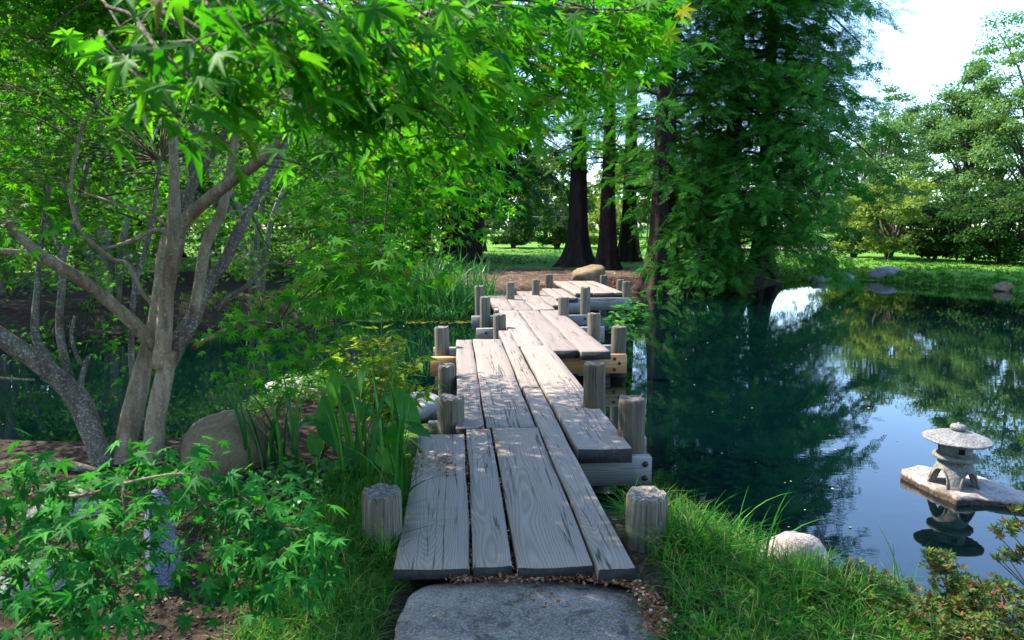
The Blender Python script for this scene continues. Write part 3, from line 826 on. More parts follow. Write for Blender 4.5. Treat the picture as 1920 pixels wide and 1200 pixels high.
V, Fs = lathe([(0, .455), (.05, .462), (.064, .478), (.066, .492), (.058, .508), (.035, .517), (.012, .520), (.010, .530), (0, .532)], 28)
link('finial', mesh('finial', V, Fs, M_ROOFSTONE, True), lan)

for o_ in list(lan.children):
    for m_ in [o_] + list(o_.children) + [g_ for c_ in o_.children for g_ in c_.children]:
        v_ = np.empty(len(m_.data.vertices) * 3, np.float32); m_.data.vertices.foreach_get('co', v_); v_ = v_.reshape(-1, 3)
        v_ *= np.array((.86, .86, .97), np.float32); m_.data.vertices.foreach_set('co', v_.ravel()); m_.data.update()
# ------------------------------------------------------------------ leaf templates (tip along +Y, face up +Z)
def maple_leaf(lod=1, seed=None):
    ang = np.radians([-128, -88, -45, 0, 45, 88, 128]); ln = np.array([.42, .74, .94, 1.0, .94, .74, .42])
    if seed is not None:
        r_ = np.random.default_rng(seed); ang = ang + r_.normal(size=7) * .09; ln = ln * r_.uniform(.72, 1.12, 7)
    pts = [(0, -.06)]
    for i, (a, l) in enumerate(zip(ang, ln)):
        if i:
            am = (ang[i - 1] + a) / 2; rs = .27 + .06 * (1 - abs(i - 3.5) / 3.5)
            pts.append((rs * math.sin(am), rs * math.cos(am)))
        tip = A3(math.sin(a), math.cos(a)); sd_ = A3(math.cos(a), -math.sin(a))
        if lod:
            pts += [tuple(tip * l * .52 - sd_ * .105 * l), tuple(tip * l), tuple(tip * l * .52 + sd_ * .105 * l)]
        else: pts.append(tuple(tip * l))
    pts.append((0, -.06)); pts = pts[:-1]
    v = np.array([(0, 0)] + pts)
    r2 = (v ** 2).sum(1)
    z = -.22 * r2 + .04 * np.abs(v[:, 0])
    tv = np.column_stack([v, z]); n = len(pts)
    # fan from the leaf base; order runs counter-clockwise seen from above after flip
    tf = np.array([[0, 1 + (i + 1) % n, 1 + i] for i in range(n)])
    return tv, tf
ML1, MF1 = maple_leaf(1); ML0, MF0 = maple_leaf(0)
_v = [(0, 0), (0, -.06)]
for _i, (_a, _l) in enumerate(zip(np.radians([-105, -50, 0, 50, 105]), (.66, .92, 1.0, .92, .66))):
    if _i: _m = _a - math.radians(27); _v.append((.30 * math.sin(_m), .30 * math.cos(_m)))
    _v.append((_l * math.sin(_a), _l * math.cos(_a)))
_v = np.array(_v); ML2 = np.column_stack([_v, -.25 * (_v ** 2).sum(1)]); MF2 = np.array([[0, 1 + (i + 1) % (len(_v) - 1), 1 + i] for i in range(len(_v) - 1)])
LEAFQ = np.array([(0, 0, 0), (.38, .45, -.05), (0, 1, -.12), (-.38, .45, -.05)]); LEAFQF = np.array([[0, 1, 2], [0, 2, 3]])
LANCE = np.array([(0, 0, 0), (.13, .35, .01), (0, 1, -.15), (-.13, .35, .01), (0, .4, -.03)]); LANCEF = np.array([[0, 1, 4], [1, 2, 4], [2, 3, 4], [3, 0, 4]])

SUNV = np.array(SUN_DIR)
GAPS = [(A3(-1.05, 5.3, .9), .42), (A3(-1.95, 6.9, .3), .4), (A3(1.4, 3.6, .3), .25), (A3(-.85, 2.4, .3), .12)]
class Pads:
    """leaf sprays of one tree: flat drooping pads of leaves, each on its own twigs"""
    def __init__(self, seed): self.r = np.random.default_rng(seed); self.pos = []; self.dir = []; self.nrm = []; self.size = []; self.tw = MB()
    def pad(self, c, rad, n, size=.055, flat=.28, out=None, droop=.55, origin=None, tilt=.5, twr=.004):
        for g0, gr in GAPS:            # openings in the canopy where the sun comes through
            w_ = np.asarray(c, float) - g0; k_ = w_ @ SUNV
            if k_ > 1.2 and np.linalg.norm(w_ - SUNV * k_) < gr + rad * .6: return
        r = self.r
        a = r.uniform(0, 2 * math.pi, n); q = rad * np.sqrt(r.uniform(0, 1, n))
        off = np.column_stack([q * np.cos(a), q * np.sin(a), r.normal(size=n) * rad * flat - .45 * q ** 2 / max(rad, .01) * droop])
        o = np.zeros(3) if out is None else np.asarray(out, float)
        pos = np.asarray(c) + off
        d = norm(np.column_stack([np.cos(a), np.sin(a), np.zeros(n)]) * .8 + o * 1.2 + r.normal(size=(n, 3)) * .35) * 1.0
        d[:, 2] -= droop * r.uniform(.3, 1.5, n)
        up = A3(0, 0, 1) + r.normal(size=(n, 3)) * tilt + d * A3(.6, .6, 0)
        self.pos.append(pos); self.dir.append(d); self.nrm.append(up); self.size.append(size * r.uniform(.65, 1.15, n))
        if origin is not None:
            origin = np.asarray(origin, float); c = np.asarray(c, float)
            mid = (origin + c) / 2 + A3(0, 0, .06 * np.linalg.norm(origin - c)) + r.normal(size=3) * .05 * np.linalg.norm(origin - c)
            self.tw.add2(*tube([origin, mid, c], [twr * 2.2, twr * 1.5, twr], 5, 3, cap=False))
        for _ in range(max(2, min(6, n // 10))):
            b = r.integers(0, n)
            self.tw.add2(*tube([np.asarray(c), (np.asarray(c) + pos[b]) / 2 + A3(0, 0, .02), pos[b]], [twr * .8, twr * .6, twr * .35], 4, 2, cap=False))
    def arrays(self):
        return np.concatenate(self.pos), np.concatenate(self.dir), np.concatenate(self.nrm), np.concatenate(self.size)
LEAF_MESHES = {}
def maple_foliage(pads, parent, mat, n_single=300, far_lod=4.0):
    """the leaves that show largest are parts; the rest are one mesh"""
    pos, d, up, s = pads.arrays()
    Xv, Yv, Zv = frames(d, up)
    rel = pos - A3(0, 0, CAM_H)
    dep = rel[:, 1] * _c - rel[:, 2] * _s
    u = 960 + FOC * rel[:, 0] / np.maximum(dep, .05); v = 600 - FOC * (rel[:, 1] * _s + rel[:, 2] * _c) / np.maximum(dep, .05)
    vis = (dep > .2) & (u > -60) & (u < 1980) & (v > -60) & (v < 1260)
    key = np.where(vis, s / np.maximum(dep, .2), 0)
    idx = np.argsort(-key)[:n_single]; idx = idx[key[idx] > 0]
    single = np.zeros(len(pos), bool); single[idx] = True
    if mat.name not in LEAF_MESHES:
        vs = []
        rr = np.random.default_rng(3)
        for q in range(14):
            tv = maple_leaf(1, 50 + q)[0]; tv[:, 2] += .25 * rr.normal() * tv[:, 0] * tv[:, 1] - .45 * rr.uniform() * (tv ** 2).sum(1) + .07 * np.sin(tv[:, 0] * 6 + q)
            vs.append(mesh('leaf', tv, MF1, mat, True))
        LEAF_MESHES[mat.name] = vs
    base = wloc(parent)
    for q, i in enumerate(idx):
        o = bpy.data.objects.new('leaf', LEAF_MESHES[mat.name][q % 14]); COL.objects.link(o); o.parent = parent
        M = np.eye(4); M[:3, 0] = Xv[i] * s[i]; M[:3, 1] = Yv[i] * s[i]; M[:3, 2] = Zv[i] * s[i]; M[:3, 3] = pos[i] - base
        o.matrix_basis = Matrix(M.tolist())
    mb = MB()
    for sel, tv, tf in (((~single) & (dep < far_lod), ML1, MF1), ((~single) & (dep >= far_lod) & (dep < 7), ML0, MF0), ((~single) & (dep >= max(7, far_lod)), ML2, MF2)):
        if sel.any(): mb.add(*scatter(tv, tf, pos[sel], Xv[sel], Yv[sel], Zv[sel], s[sel]))
    if mb.n: part('foliage', *mb.get(), mat, parent, False, 'stuff')
    if pads.tw.n: part('twigs', *pads.tw.get(), M_TWIG, parent, True, 'stuff')

def limb(parent, name, pts, mat, sides=12, rough=.05, seed=0, sub=5):
    """pts: (px, py, depth, width px)"""
    p = [P(a, b, c) for a, b, c, w in pts]; r = [.90 * w * c / FOC / 2 for a, b, c, w in pts]
    return part(name, *tube(p, r, sides, sub, rough, seed), mat, parent, True)

# ------------------------------------------------------------------ forked maple on the near bank
mp = thing('maple_tree', 'tall japanese maple with forked pale trunks beside the brown boulder, leaves over the bridge', 'maple tree', gpt(-2.75, 4.85))
tr = MB()
def tpath(pts, sides=14, seed=0):
    p = [P(a, b, c) for a, b, c, w in pts]; r = [.90 * w * c / FOC / 2 for a, b, c, w in pts]
    return tube(p, r, sides, 5, .06, seed)
tr.add2(*tpath([(236, 905, 5.0, 56), (234, 860, 5.0, 45), (245, 790, 5.02, 40), (265, 700, 5.05, 36), (286, 620, 5.1, 31), (302, 540, 5.15, 30), (312, 450, 5.25, 25), (345, 360, 5.35, 22)], seed=1))
tr.add2(*tpath([(284, 905, 4.92, 48), (287, 850, 4.92, 38), (293, 780, 4.9, 38), (309, 700, 4.88, 36), (316, 660, 4.86, 33)], seed=2))
part('trunk', *tr.get(), M_MAPLEBARK, mp)
LIMBS = [
    [(300, 690, 4.86, 34), (307, 633, 4.82, 32), (313, 550, 4.78, 30), (324, 483, 4.72, 31), (331, 440, 4.68, 34), (327, 400, 4.64, 24), (326, 300, 4.55, 19), (321, 200, 4.45, 17), (308, 100, 4.3, 15), (302, -20, 4.1, 14)],
    [(332, 445, 4.68, 30), (352, 408, 4.62, 26), (420, 350, 4.45, 24), (500, 290, 4.2, 22), (560, 218, 3.9, 21), (640, 130, 3.4, 18), (730, 60, 2.8, 15), (840, 10, 2.2, 13)],
    [(312, 690, 4.9, 34), (334, 643, 4.95, 34), (360, 600, 5.0, 32), (386, 540, 5.05, 26), (423, 487, 5.1, 22), (447, 433, 5.15, 20), (468, 395, 5.2, 18), (520, 300, 5.3, 15), (570, 210, 5.4, 12)],
    [(364, 590, 5.0, 24), (374, 530, 4.98, 22), (384, 467, 4.95, 21), (400, 427, 4.92, 22), (416, 395, 4.9, 20), (430, 330, 4.85, 18), (443, 250, 4.8, 15), (467, 167, 4.7, 13), (484, 83, 4.6, 11), (490, -20, 4.5, 9)],
    [(345, 400, 5.3, 20), (367, 333, 5.2, 21), (416, 257, 5.1, 18), (450, 207, 5.05, 16), (484, 150, 5.0, 14), (518, 95, 4.9, 12), (560, 10, 4.8, 9)],
    [(364, 340, 5.2, 15), (360, 315, 5.19, 15), (363, 270, 5.18, 14), (362, 236, 5.17, 13)],
    [(294, 650, 4.86, 30), (233, 590, 4.7, 25), (160, 530, 4.5, 25), (123, 507, 4.42, 25), (77, 481, 4.32, 25), (40, 475, 4.25, 16), (-10, 468, 4.15, 14), (-90, 440, 4.0, 12)],
    [(80, 483, 4.32, 24), (50, 455, 4.25, 18), (0, 405, 4.15, 17), (-70, 330, 4.0, 14)],
    [(302, 592, 4.8, 9), (267, 547, 4.75, 9), (240, 497, 4.7, 9.5), (217, 489, 4.68, 9), (190, 470, 4.66, 9), (160, 443, 4.64, 9), (140, 403, 4.62, 9), (133, 340, 4.6, 8), (147, 267, 4.58, 7.5), (161, 227, 4.56, 6), (187, 183, 4.54, 4.5), (223, 145, 4.5, 2.5)],
    [(322, 440, 4.68, 13), (290, 431, 4.62, 10), (250, 450, 4.56, 9), (197, 467, 4.5, 5)],
    [(324, 430, 4.7, 8), (300, 413, 4.72, 8), (267, 399, 4.76, 7), (160, 362, 4.85, 5)],
    [(405, 580, 5.1, 11), (427, 558, 5.1, 11), (467, 533, 5.1, 10), (503, 495, 5.1, 7), (530, 495, 5.1, 4)],
    [(283, 205, 4.45, 10), (278, 70, 4.2, 12), (245, 30, 4.1, 12), (210, -10, 4.0, 12)],
    [(427, 215, 4.7, 6), (480, 205, 4.6, 6), (530, 182, 4.5, 5), (575, 160, 4.4, 3)],
    [(250, 740, 5.3, 12), (246, 660, 5.4, 13), (247, 600, 5.45, 12), (254, 533, 5.5, 11), (273, 467, 5.55, 10), (287, 400, 5.6, 9), (300, 300, 5.7, 7)],
    [(365, 650, 5.0, 14), (410, 625, 4.6, 10), (470, 600, 4.1, 7), (520, 610, 3.6, 5)],
]
for i, L in enumerate(LIMBS):
    limb(mp, 'limb', L, M_LICHBARK if i in (2, 4, 5, 11, 14) else M_MAPLEBARK, 12 if L[0][3] > 15 else 7, .06, 20 + i, 4)
# exposed root
limb(mp, 'root', [(60, 862, 4.9, 14), (110, 868, 4.85, 22), (170, 884, 4.85, 26), (215, 892, 4.9, 30), (250, 900, 4.95, 34)], M_LICHBARK, 10, .1, 77)

pd = Pads(1)
rp = np.random.default_rng(77)
def region(poly, n, rr):
    poly = np.asarray(poly, float); out = []
    lo, hi = poly.min(0), poly.max(0)
    while len(out) < n:
        q = rr.uniform(lo, hi); ins = False
        for i in range(len(poly)):
            a, b = poly[i], poly[(i + 1) % len(poly)]
            if (a[1] > q[1]) != (b[1] > q[1]) and q[0] < (b[0] - a[0]) * (q[1] - a[1]) / (b[1] - a[1]) + a[0]: ins = not ins
        if ins: out.append(q)
    return np.array(out)
LIMB_PTS = np.vstack([smooth_path([P(a, b, c) for a, b, c, w in L], np.zeros(len(L)), 4)[0] for L in LIMBS])
def near_limb(c): return LIMB_PTS[np.argmin(((LIMB_PTS - c) ** 2).sum(1))]
RIGHT = A3(1, 0, 0)
# layer 1: sprays just above and before the camera
for (px, py, d, rad, n) in ((300, 175, 1.02, .13, 9), (410, 110, .95, .13, 9), (500, 40, 1.0, .15, 12), (350, 20, 1.05, .14, 9), (590, 40, 1.1, .16, 13), (560, 120, 1.15, .12, 7), (440, 190, 1.1, .10, 6),
                            (660, 60, 1.15, .17, 18), (730, 140, 1.2, .16, 18), (780, 210, 1.25, .13, 15), (840, 240, 1.35, .10, 10), (700, 210, 1.3, .14, 13), (790, 90, 1.3, .16, 17), (640, 170, 1.3, .14, 10),
                            (230, 60, 1.3, .13, 9), (380, 160, 1.0, .12, 9), (300, 110, 1.15, .13, 9), (460, 140, 1.05, .12, 9), (540, 80, 1.05, .13, 10), (430, 60, .9, .12, 8), (760, 260, 1.35, .12, 12), (830, 170, 1.4, .13, 14), (690, 280, 1.4, .12, 12), (620, 250, 1.5, .13, 10), (860, 60, 1.5, .15, 14), (700, 20, 1.2, .16, 14), (620, 100, 1.1, .14, 14), (720, 90, 1.15, .15, 14), (560, 190, 1.2, .13, 12), (480, 90, .95, .13, 10), (340, 220, 1.05, .10, 8), (760, 170, 1.2, .13, 14), (850, 130, 1.3, .14, 14), (800, 30, 1.25, .16, 14), (900, 30, 1.5, .15, 14), (600, -10, 1.1, .15, 14), (440, -10, 1.0, .14, 12)):
    c = P(px, py, d); pd.pad(c, rad, int(n * 1.25), .056, .22, RIGHT * .5, .5, c + A3(-.15, .12, .12), .45, .0022)
# layer 2: the limb reaching over the bridge
for (px, py) in region([(820, -30), (1235, -30), (1225, 40), (1160, 120), (1060, 205), (930, 270), (850, 260)], 38, rp):
    d = rp.uniform(1.5, 2.2); c = P(px, py, d)
    pd.pad(c, .19, 26, .054, .25, RIGHT * .5, .45, near_limb(c) if rp.uniform() < .5 else c + A3(-.25, .1, .12), .5, .0025)
for (px, py) in ((1130, 110), (1180, 60), (1205, 20), (1090, 160), (1050, 190), (1130, 60)):
    c = P(px, py, 1.75); pd.pad(c, .10, 12, .050, .25, RIGHT * .7, .45, c + A3(-.2, .05, .08), .5, .002)
# layer 3: mid-distance sprays right of the trunks
for (px, py) in region([(400, 250), (900, 230), (890, 330), (820, 400), (770, 440), (740, 540), (620, 560), (560, 480), (430, 380)], 100, rp):
    d = rp.uniform(2.8, 5.2) if px > 640 else rp.uniform(5.4, 6.8)
    c = P(px, py, d)
    pd.pad(c, .32, 62, .056, .22, RIGHT * .35, .55, near_limb(c) if rp.uniform() < .6 else None, .5, .003)
for (px, py, d) in ((480, 590, 3.1), (530, 620, 3.0), (560, 660, 3.0), (580, 690, 3.05), (500, 650, 3.1), (440, 610, 3.3), (470, 700, 3.2), (600, 640, 3.2), (540, 570, 3.4), (620, 590, 3.6), (650, 550, 3.8), (690, 560, 4.2), (620, 520, 4.0), (700, 500, 4.4)):
    c = P(px, py, d); pd.pad(c, .17, 26, .050, .28, RIGHT * .4 + A3(0, 0, -.2), .7, P(520, 610, 3.6) if d < 3.5 else None, .5, .003)
# layer 4: the crown of the tree behind and round the limbs
for (px, py) in region([(-120, -60), (820, -60), (800, 250), (700, 380), (430, 330), (330, 300), (230, 400), (-120, 430)], 240, rp):
    d = rp.uniform(5.6, 8.0) if (90 < px < 680 and py > 60) else rp.uniform(3.6, 7.5)
    c = P(px, py, d)
    pd.pad(c, .42, 62, .060, .20, None, .5, near_limb(c) if rp.uniform() < .35 else None, .55, .004)
for _ in range(95):                # the rest of the crown, above and left of the picture
    a = rp.uniform(0, 6.283); q = 3.6 * math.sqrt(rp.uniform(0, 1)); c = A3(-3.0 + q * math.cos(a), 4.8 + q * math.sin(a), 0); c[2] = 3.7 + 1.9 * (1 - (q / 3.8) ** 2) * rp.uniform(.3, 1)
    if c[1] > 0 and (c[2] - CAM_H) / max(c[1], .1) < .33: c[2] = CAM_H + c[1] * .36
    pd.pad(c, .5, 50, .062, .2, None, .5, None, .5, .004)
for _ in range(185):  # unseen leaf pads added along the sun rays to shade the near planks
    c = UU * rp.uniform(2.2, 5.6) + VV * rp.uniform(-.45, .85) + A3(0, 0, DECK); c = c + SUNV * rp.uniform(4.2, 5.8)
    pd.pad(c, .45, 52, .074, .2, None, .5, None, .5, .004)
for (px, py) in ((230, 650), (255, 690), (215, 620), (280, 690), (60, 640), (30, 620), (190, 640), (150, 420), (60, 420), (210, 520)):
    d = rp.uniform(6.2, 7.4); c = P(px, py, d); pd.pad(c, .30, 26, .052, .3, None, .6, None, .5, .003)
maple_foliage(pd, mp, M_MAPLE, 300, 2.6)

# ------------------------------------------------------------------ leaning maple left of it
m2 = thing('maple_tree', 'leaning lichen covered maple left of the forked maple, trunk bending out of the picture', 'maple tree', gpt(-3.1, 4.85))
part('trunk', *tpath([(205, 905, 4.95, 52), (190, 860, 4.95, 43), (165, 790, 4.95, 42), (148, 750, 4.95, 46), (115, 715, 4.9, 42), (60, 672, 4.8, 38), (0, 630, 4.65, 34), (-80, 560, 4.5, 28), (-160, 420, 4.4, 22)], 14, 9), M_LICHBARK, m2)
for i, L in enumerate([
    [(112, 712, 4.92, 22), (85, 665, 4.98, 19), (66, 625, 5.0, 15), (70, 533, 5.1, 12), (80, 433, 5.2, 10), (95, 330, 5.3, 8)],
    [(142, 745, 4.96, 22), (132, 710, 5.0, 19), (117, 655, 5.05, 16), (111, 600, 5.1, 15), (118, 517, 5.2, 14), (118, 480, 5.22, 15), (134, 433, 5.3, 13), (142, 400, 5.35, 12), (165, 300, 5.5, 9)],
    [(118, 485, 5.22, 12), (106, 450, 5.25, 9), (96, 425, 5.3, 8), (80, 340, 5.4, 6)],
    [(150, 752, 4.95, 20), (152, 715, 4.95, 13), (166, 668, 4.95, 10)], [(160, 685, 4.95, 9), (148, 675, 4.95, 8), (134, 633, 4.97, 7), (140, 593, 5.0, 5)],
    [(65, 712, 4.75, 5), (30, 711, 4.7, 5), (-10, 708, 4.6, 5)]]):
    limb(m2, 'limb', L, M_LICHBARK, 10, .06, 60 + i, 4)
pd = Pads(2)
for (px, py) in region([(-200, -60), (330, -60), (330, 150), (200, 330), (120, 470), (-200, 520)], 125, rp):
    d = rp.uniform(5.0, 8.0); c = P(px, py, d); pd.pad(c, .42, 66, .060, .2, None, .5, None, .55, .004)
maple_foliage(pd, m2, M_MAPLE_FAR, 0, 3.5)

# ------------------------------------------------------------------ low maple in the foreground
lm = thing('maple_sapling', 'low young maple spreading dark green leaf sprays across the lower left foreground', 'maple sapling', gpt(-2.05, 2.3))
LOWL = [[(-180, 1260, 2.45, 34), (-160, 1130, 2.4, 30), (-110, 1020, 2.3, 24), (-40, 960, 2.2, 18), (60, 930, 2.1, 12), (150, 930, 2.05, 8), (260, 900, 2.05, 6), (360, 890, 2.1, 5), (450, 930, 2.15, 4), (530, 990, 2.1, 3)],
        [(-100, 1010, 2.3, 16), (0, 985, 2.15, 10), (80, 1010, 2.0, 7), (160, 1050, 1.95, 5), (220, 1100, 1.9, 3)],
        [(-130, 1060, 2.35, 14), (-40, 1070, 2.2, 9), (60, 1090, 2.05, 6), (150, 1140, 1.95, 4)],
        [(330, 888, 2.1, 5), (400, 960, 2.1, 4), (450, 1040, 2.05, 3), (500, 1080, 2.0, 2.5)]]
for i, L in enumerate(LOWL): limb(lm, 'limb' if i else 'trunk', L, M_MAPLEBARK if not i else M_TWIG, 8, .04, 90 + i, 4)
pd = Pads(3)
LOWP = np.vstack([smooth_path([P(a, b, c) for a, b, c, w in L], np.zeros(len(L)), 4)[0] for L in LOWL])
def near_low(c): return LOWP[np.argmin(((LOWP - c) ** 2).sum(1))]
for (px, py, rad, n, d) in ((20, 880, .13, 18, 2.1), (-20, 930, .15, 16, 2.15), (70, 905, .10, 12, 2.15), (110, 930, .13, 18, 2.1), (190, 930, .12, 17, 2.05), (240, 970, .11, 15, 2.0), (150, 985, .14, 18, 2.0), (60, 1000, .15, 18, 2.05), (200, 1020, .12, 15, 1.95),
                        (100, 1060, .15, 20, 1.95), (170, 1085, .12, 17, 1.9), (230, 1100, .09, 13, 1.88), (40, 1080, .15, 15, 2.0), (110, 1130, .12, 16, 1.9), (210, 1140, .08, 10, 1.86), (90, 1170, .09, 9, 1.9), (-10, 1020, .15, 14, 2.1),
                        (270, 870, .10, 13, 2.2), (330, 880, .11, 14, 2.15), (380, 895, .11, 14, 2.15), (360, 940, .10, 10, 2.2), (440, 930, .12, 17, 2.15), (500, 945, .11, 15, 2.15), (480, 990, .13, 19, 2.1), (540, 985, .11, 16, 2.1), (570, 1030, .10, 16, 2.05),
                        (520, 1040, .13, 19, 2.05), (560, 1075, .09, 12, 2.0), (460, 1050, .10, 11, 2.1), (480, 1090, .09, 11, 2.05), (400, 1060, .09, 10, 2.1), (385, 1110, .08, 8, 2.05), (330, 990, .09, 7, 2.15), (370, 1010, .09, 7, 2.15), (600, 1010, .05, 5, 2.05)):
    c = P(px, py, d); pd.pad(c, rad * 1.12, int(n * 1.75), .057, .45, RIGHT * (.35 if px > 250 else .1) + A3(0, -.25, 0), .55, near_low(c), .42, .0025)
maple_foliage(pd, lm, M_LOWMAPLE, 300)

# ------------------------------------------------------------------ maples on the far left bank
def bank_maple(name, label, x, y, h, seed, npad, mat=M_MAPLE_FAR, group='maples on the far left bank', leaf=.085, spread=3.0):
    r = np.random.default_rng(seed); b = gpt(x, y)
    t_ = thing(name, label, 'maple tree', b, 0, group)
    tb = MB(); tips = []
    for k_ in range(4):
        a = k_ * 1.6 + r.uniform(0, 1); l = h * r.uniform(.7, .95)
        p1 = b + A3(.08 * math.cos(a), .08 * math.sin(a), -.1); p2 = b + A3(.35 * math.cos(a), .35 * math.sin(a), l * .35)
        p3 = b + A3(1.0 * math.cos(a + .4), 1.0 * math.sin(a + .4), l * .65); p4 = b + A3(spread * .6 * math.cos(a + .3), spread * .6 * math.sin(a + .3), l)
        tb.add2(*tube([p1, p2, p3, p4], [.09, .07, .05, .02], 7, 3, .06, seed)); tips += [p2, p3, p4]
    part('trunk', *tb.get(), M_LICHBARK, t_)
    pd_ = Pads(seed)
    for _ in range(npad):
        a = r.uniform(0, 6.283); q = spread * math.sqrt(r.uniform(.02, 1)); zz = h * (.12 + .88 * r.uniform() * (1 - .55 * (q / spread) ** 2))
        c = b + A3(q * math.cos(a), q * math.sin(a), zz)
        pd_.pad(c, .55, 56, leaf, .22, A3(math.cos(a), math.sin(a), 0) * .4, .5, None, .55, .006)
    maple_foliage(pd_, t_, mat, 0, 0.0)
    return t_
bank_maple('maple_tree', 'bushy maple on the far left bank behind the leaning trunk', -8.6, 14.6, 5.0, 201, 95)
bank_maple('maple_tree', 'bushy maple on the far left bank behind the forked trunk', -6.3, 16.8, 5.6, 202, 105, spread=3.2)
bank_maple('maple_tree', 'sunlit maple on the far left bank nearest the reeds', -4.7, 19.3, 5.6, 203, 95, spread=2.8)
bank_maple('maple_tree', 'maple farthest left on the far bank, mostly out of the picture', -12.5, 16.8, 6.5, 204, 100, spread=3.4)
bank_maple('maple_tree', 'tall maple set back behind the far left bank maples', -9.6, 22.0, 7.5, 205, 120, spread=3.8)

MPS = [o for o in SC.objects if o.parent is None and o.get('group') == 'maples on the far left bank']
for src, x, y, rz, sc, lb in ((0, -6.9, 22.5, 2.0, 1.1, 'maple set back on the far left bank behind the gap of the forked trunk'), (1, -6.6, 25.0, 4.0, 1.0, 'maple on the far left bank behind the reeds'), (2, -12.5, 20.5, 1.0, 1.3, 'maple set back on the far left bank behind the leaning trunk'),
                           (3, -10.5, 13.6, 3.0, .75, 'low maple at the water edge of the far left bank'), (1, -16.5, 19.5, 5.0, 1.2, 'maple far left on the bank behind the picture border'), (2, -7.6, 26.5, 2.6, 1.2, 'tall maple farthest back on the far left bank')):
    copy_thing(MPS[src], gpt(x, y), rz, lb, sc)
# small lantern under the far maples
lq = gpt(-9.6, 17.4)
gl = thing('garden_lantern', 'small dark flat roofed garden lantern half hidden under the far left maples', 'stone lantern', lq)
V, Fs = lathe([(.10, 0), (.09, .5), (.2, .55), (.2, .62), (.14, .63), (.14, .85), (.0, .86)], 10); link('pillar', mesh('pillar', V, Fs, M_GREYROCK), gl)
V, Fs = lathe([(.0, .83), (.36, .86), (.38, .92), (.15, 1.05), (0, 1.1)], 6); link('roof', mesh('roof', V, Fs, M_GREYROCK), gl)

# ------------------------------------------------------------------ redwoods
def frond_template(pairs, seed=0, width=.016, ll=.36):
    r = np.random.default_rng(seed); V, F = [], []
    for i in range(pairs):
        y = .06 + .88 * i / pairs
        for s in (-1, 1):
            l = ll * (1 - .55 * (i / pairs)) * r.uniform(.8, 1.15); a = math.radians(r.uniform(38, 62))
            b = A3(0, y, 0); e = A3(s * l * math.sin(a), y + l * math.cos(a), -.10 * l + r.normal() * .02)
            m_ = (b + e) / 2; pn = A3(math.cos(a) * -s, math.sin(a), 0) * width * 1.6
            n = len(V); V += [b + pn * .55 - (e - b) * .06, e, b + (e - b) * .45 - pn]; F += [[n, n + 1, n + 2]]
    n = len(V); V += [A3(-width * .5, 0, 0), A3(width * .5, 0, 0), A3(0, 1, -.12)]; F.append([n, n + 1, n + 2])
    return np.array(V), np.array(F)
FR9 = frond_template(8, 1, .030, .38); FR6 = frond_template(5, 2, .045, .40)
def redwood_trunk(b, h, r, seed, flare=1.0, flutes=7):
    rr = np.random.default_rng(seed); k = 40
    zs = np.concatenate([[-.25, 0, .12, .3, .55, .9, 1.4, 2.0, 3.0], np.linspace(4, h, 9)])
    th = np.linspace(0, 2 * math.pi, k, endpoint=False); ph = rr.uniform(0, 6.28, 3); fb = Fbm(seed, 3, 3.0); V = []
    for z in zs:
        zz = max(z, 0)
        base = r * (1 - .80 * zz / h) * (1 + flare * math.exp(-zz / .55) + .25 * math.exp(-zz / 1.8))
        fl = .16 * math.exp(-zz / .9) + .045
        rad = base * (1 + fl * np.cos(flutes * th + ph[0] + .25 * zz) + fl * .5 * np.cos((flutes - 3) * th + ph[1]))
        p = np.stack([rad * np.cos(th), rad * np.sin(th), np.full(k, z)], -1)
        p[:, :2] *= (1 + .04 * fb(p * A3(3, 3, .8)))[:, None]
        V.append(p + b)
    n = len(zs); ii = np.arange(n - 1)[:, None] * k; j = np.arange(k)[None]; j2 = (j + 1) % k
    return np.vstack(V), [np.stack([ii + j, ii + j2, ii + k + j2, ii + k + j], -1).reshape(-1, 4)]
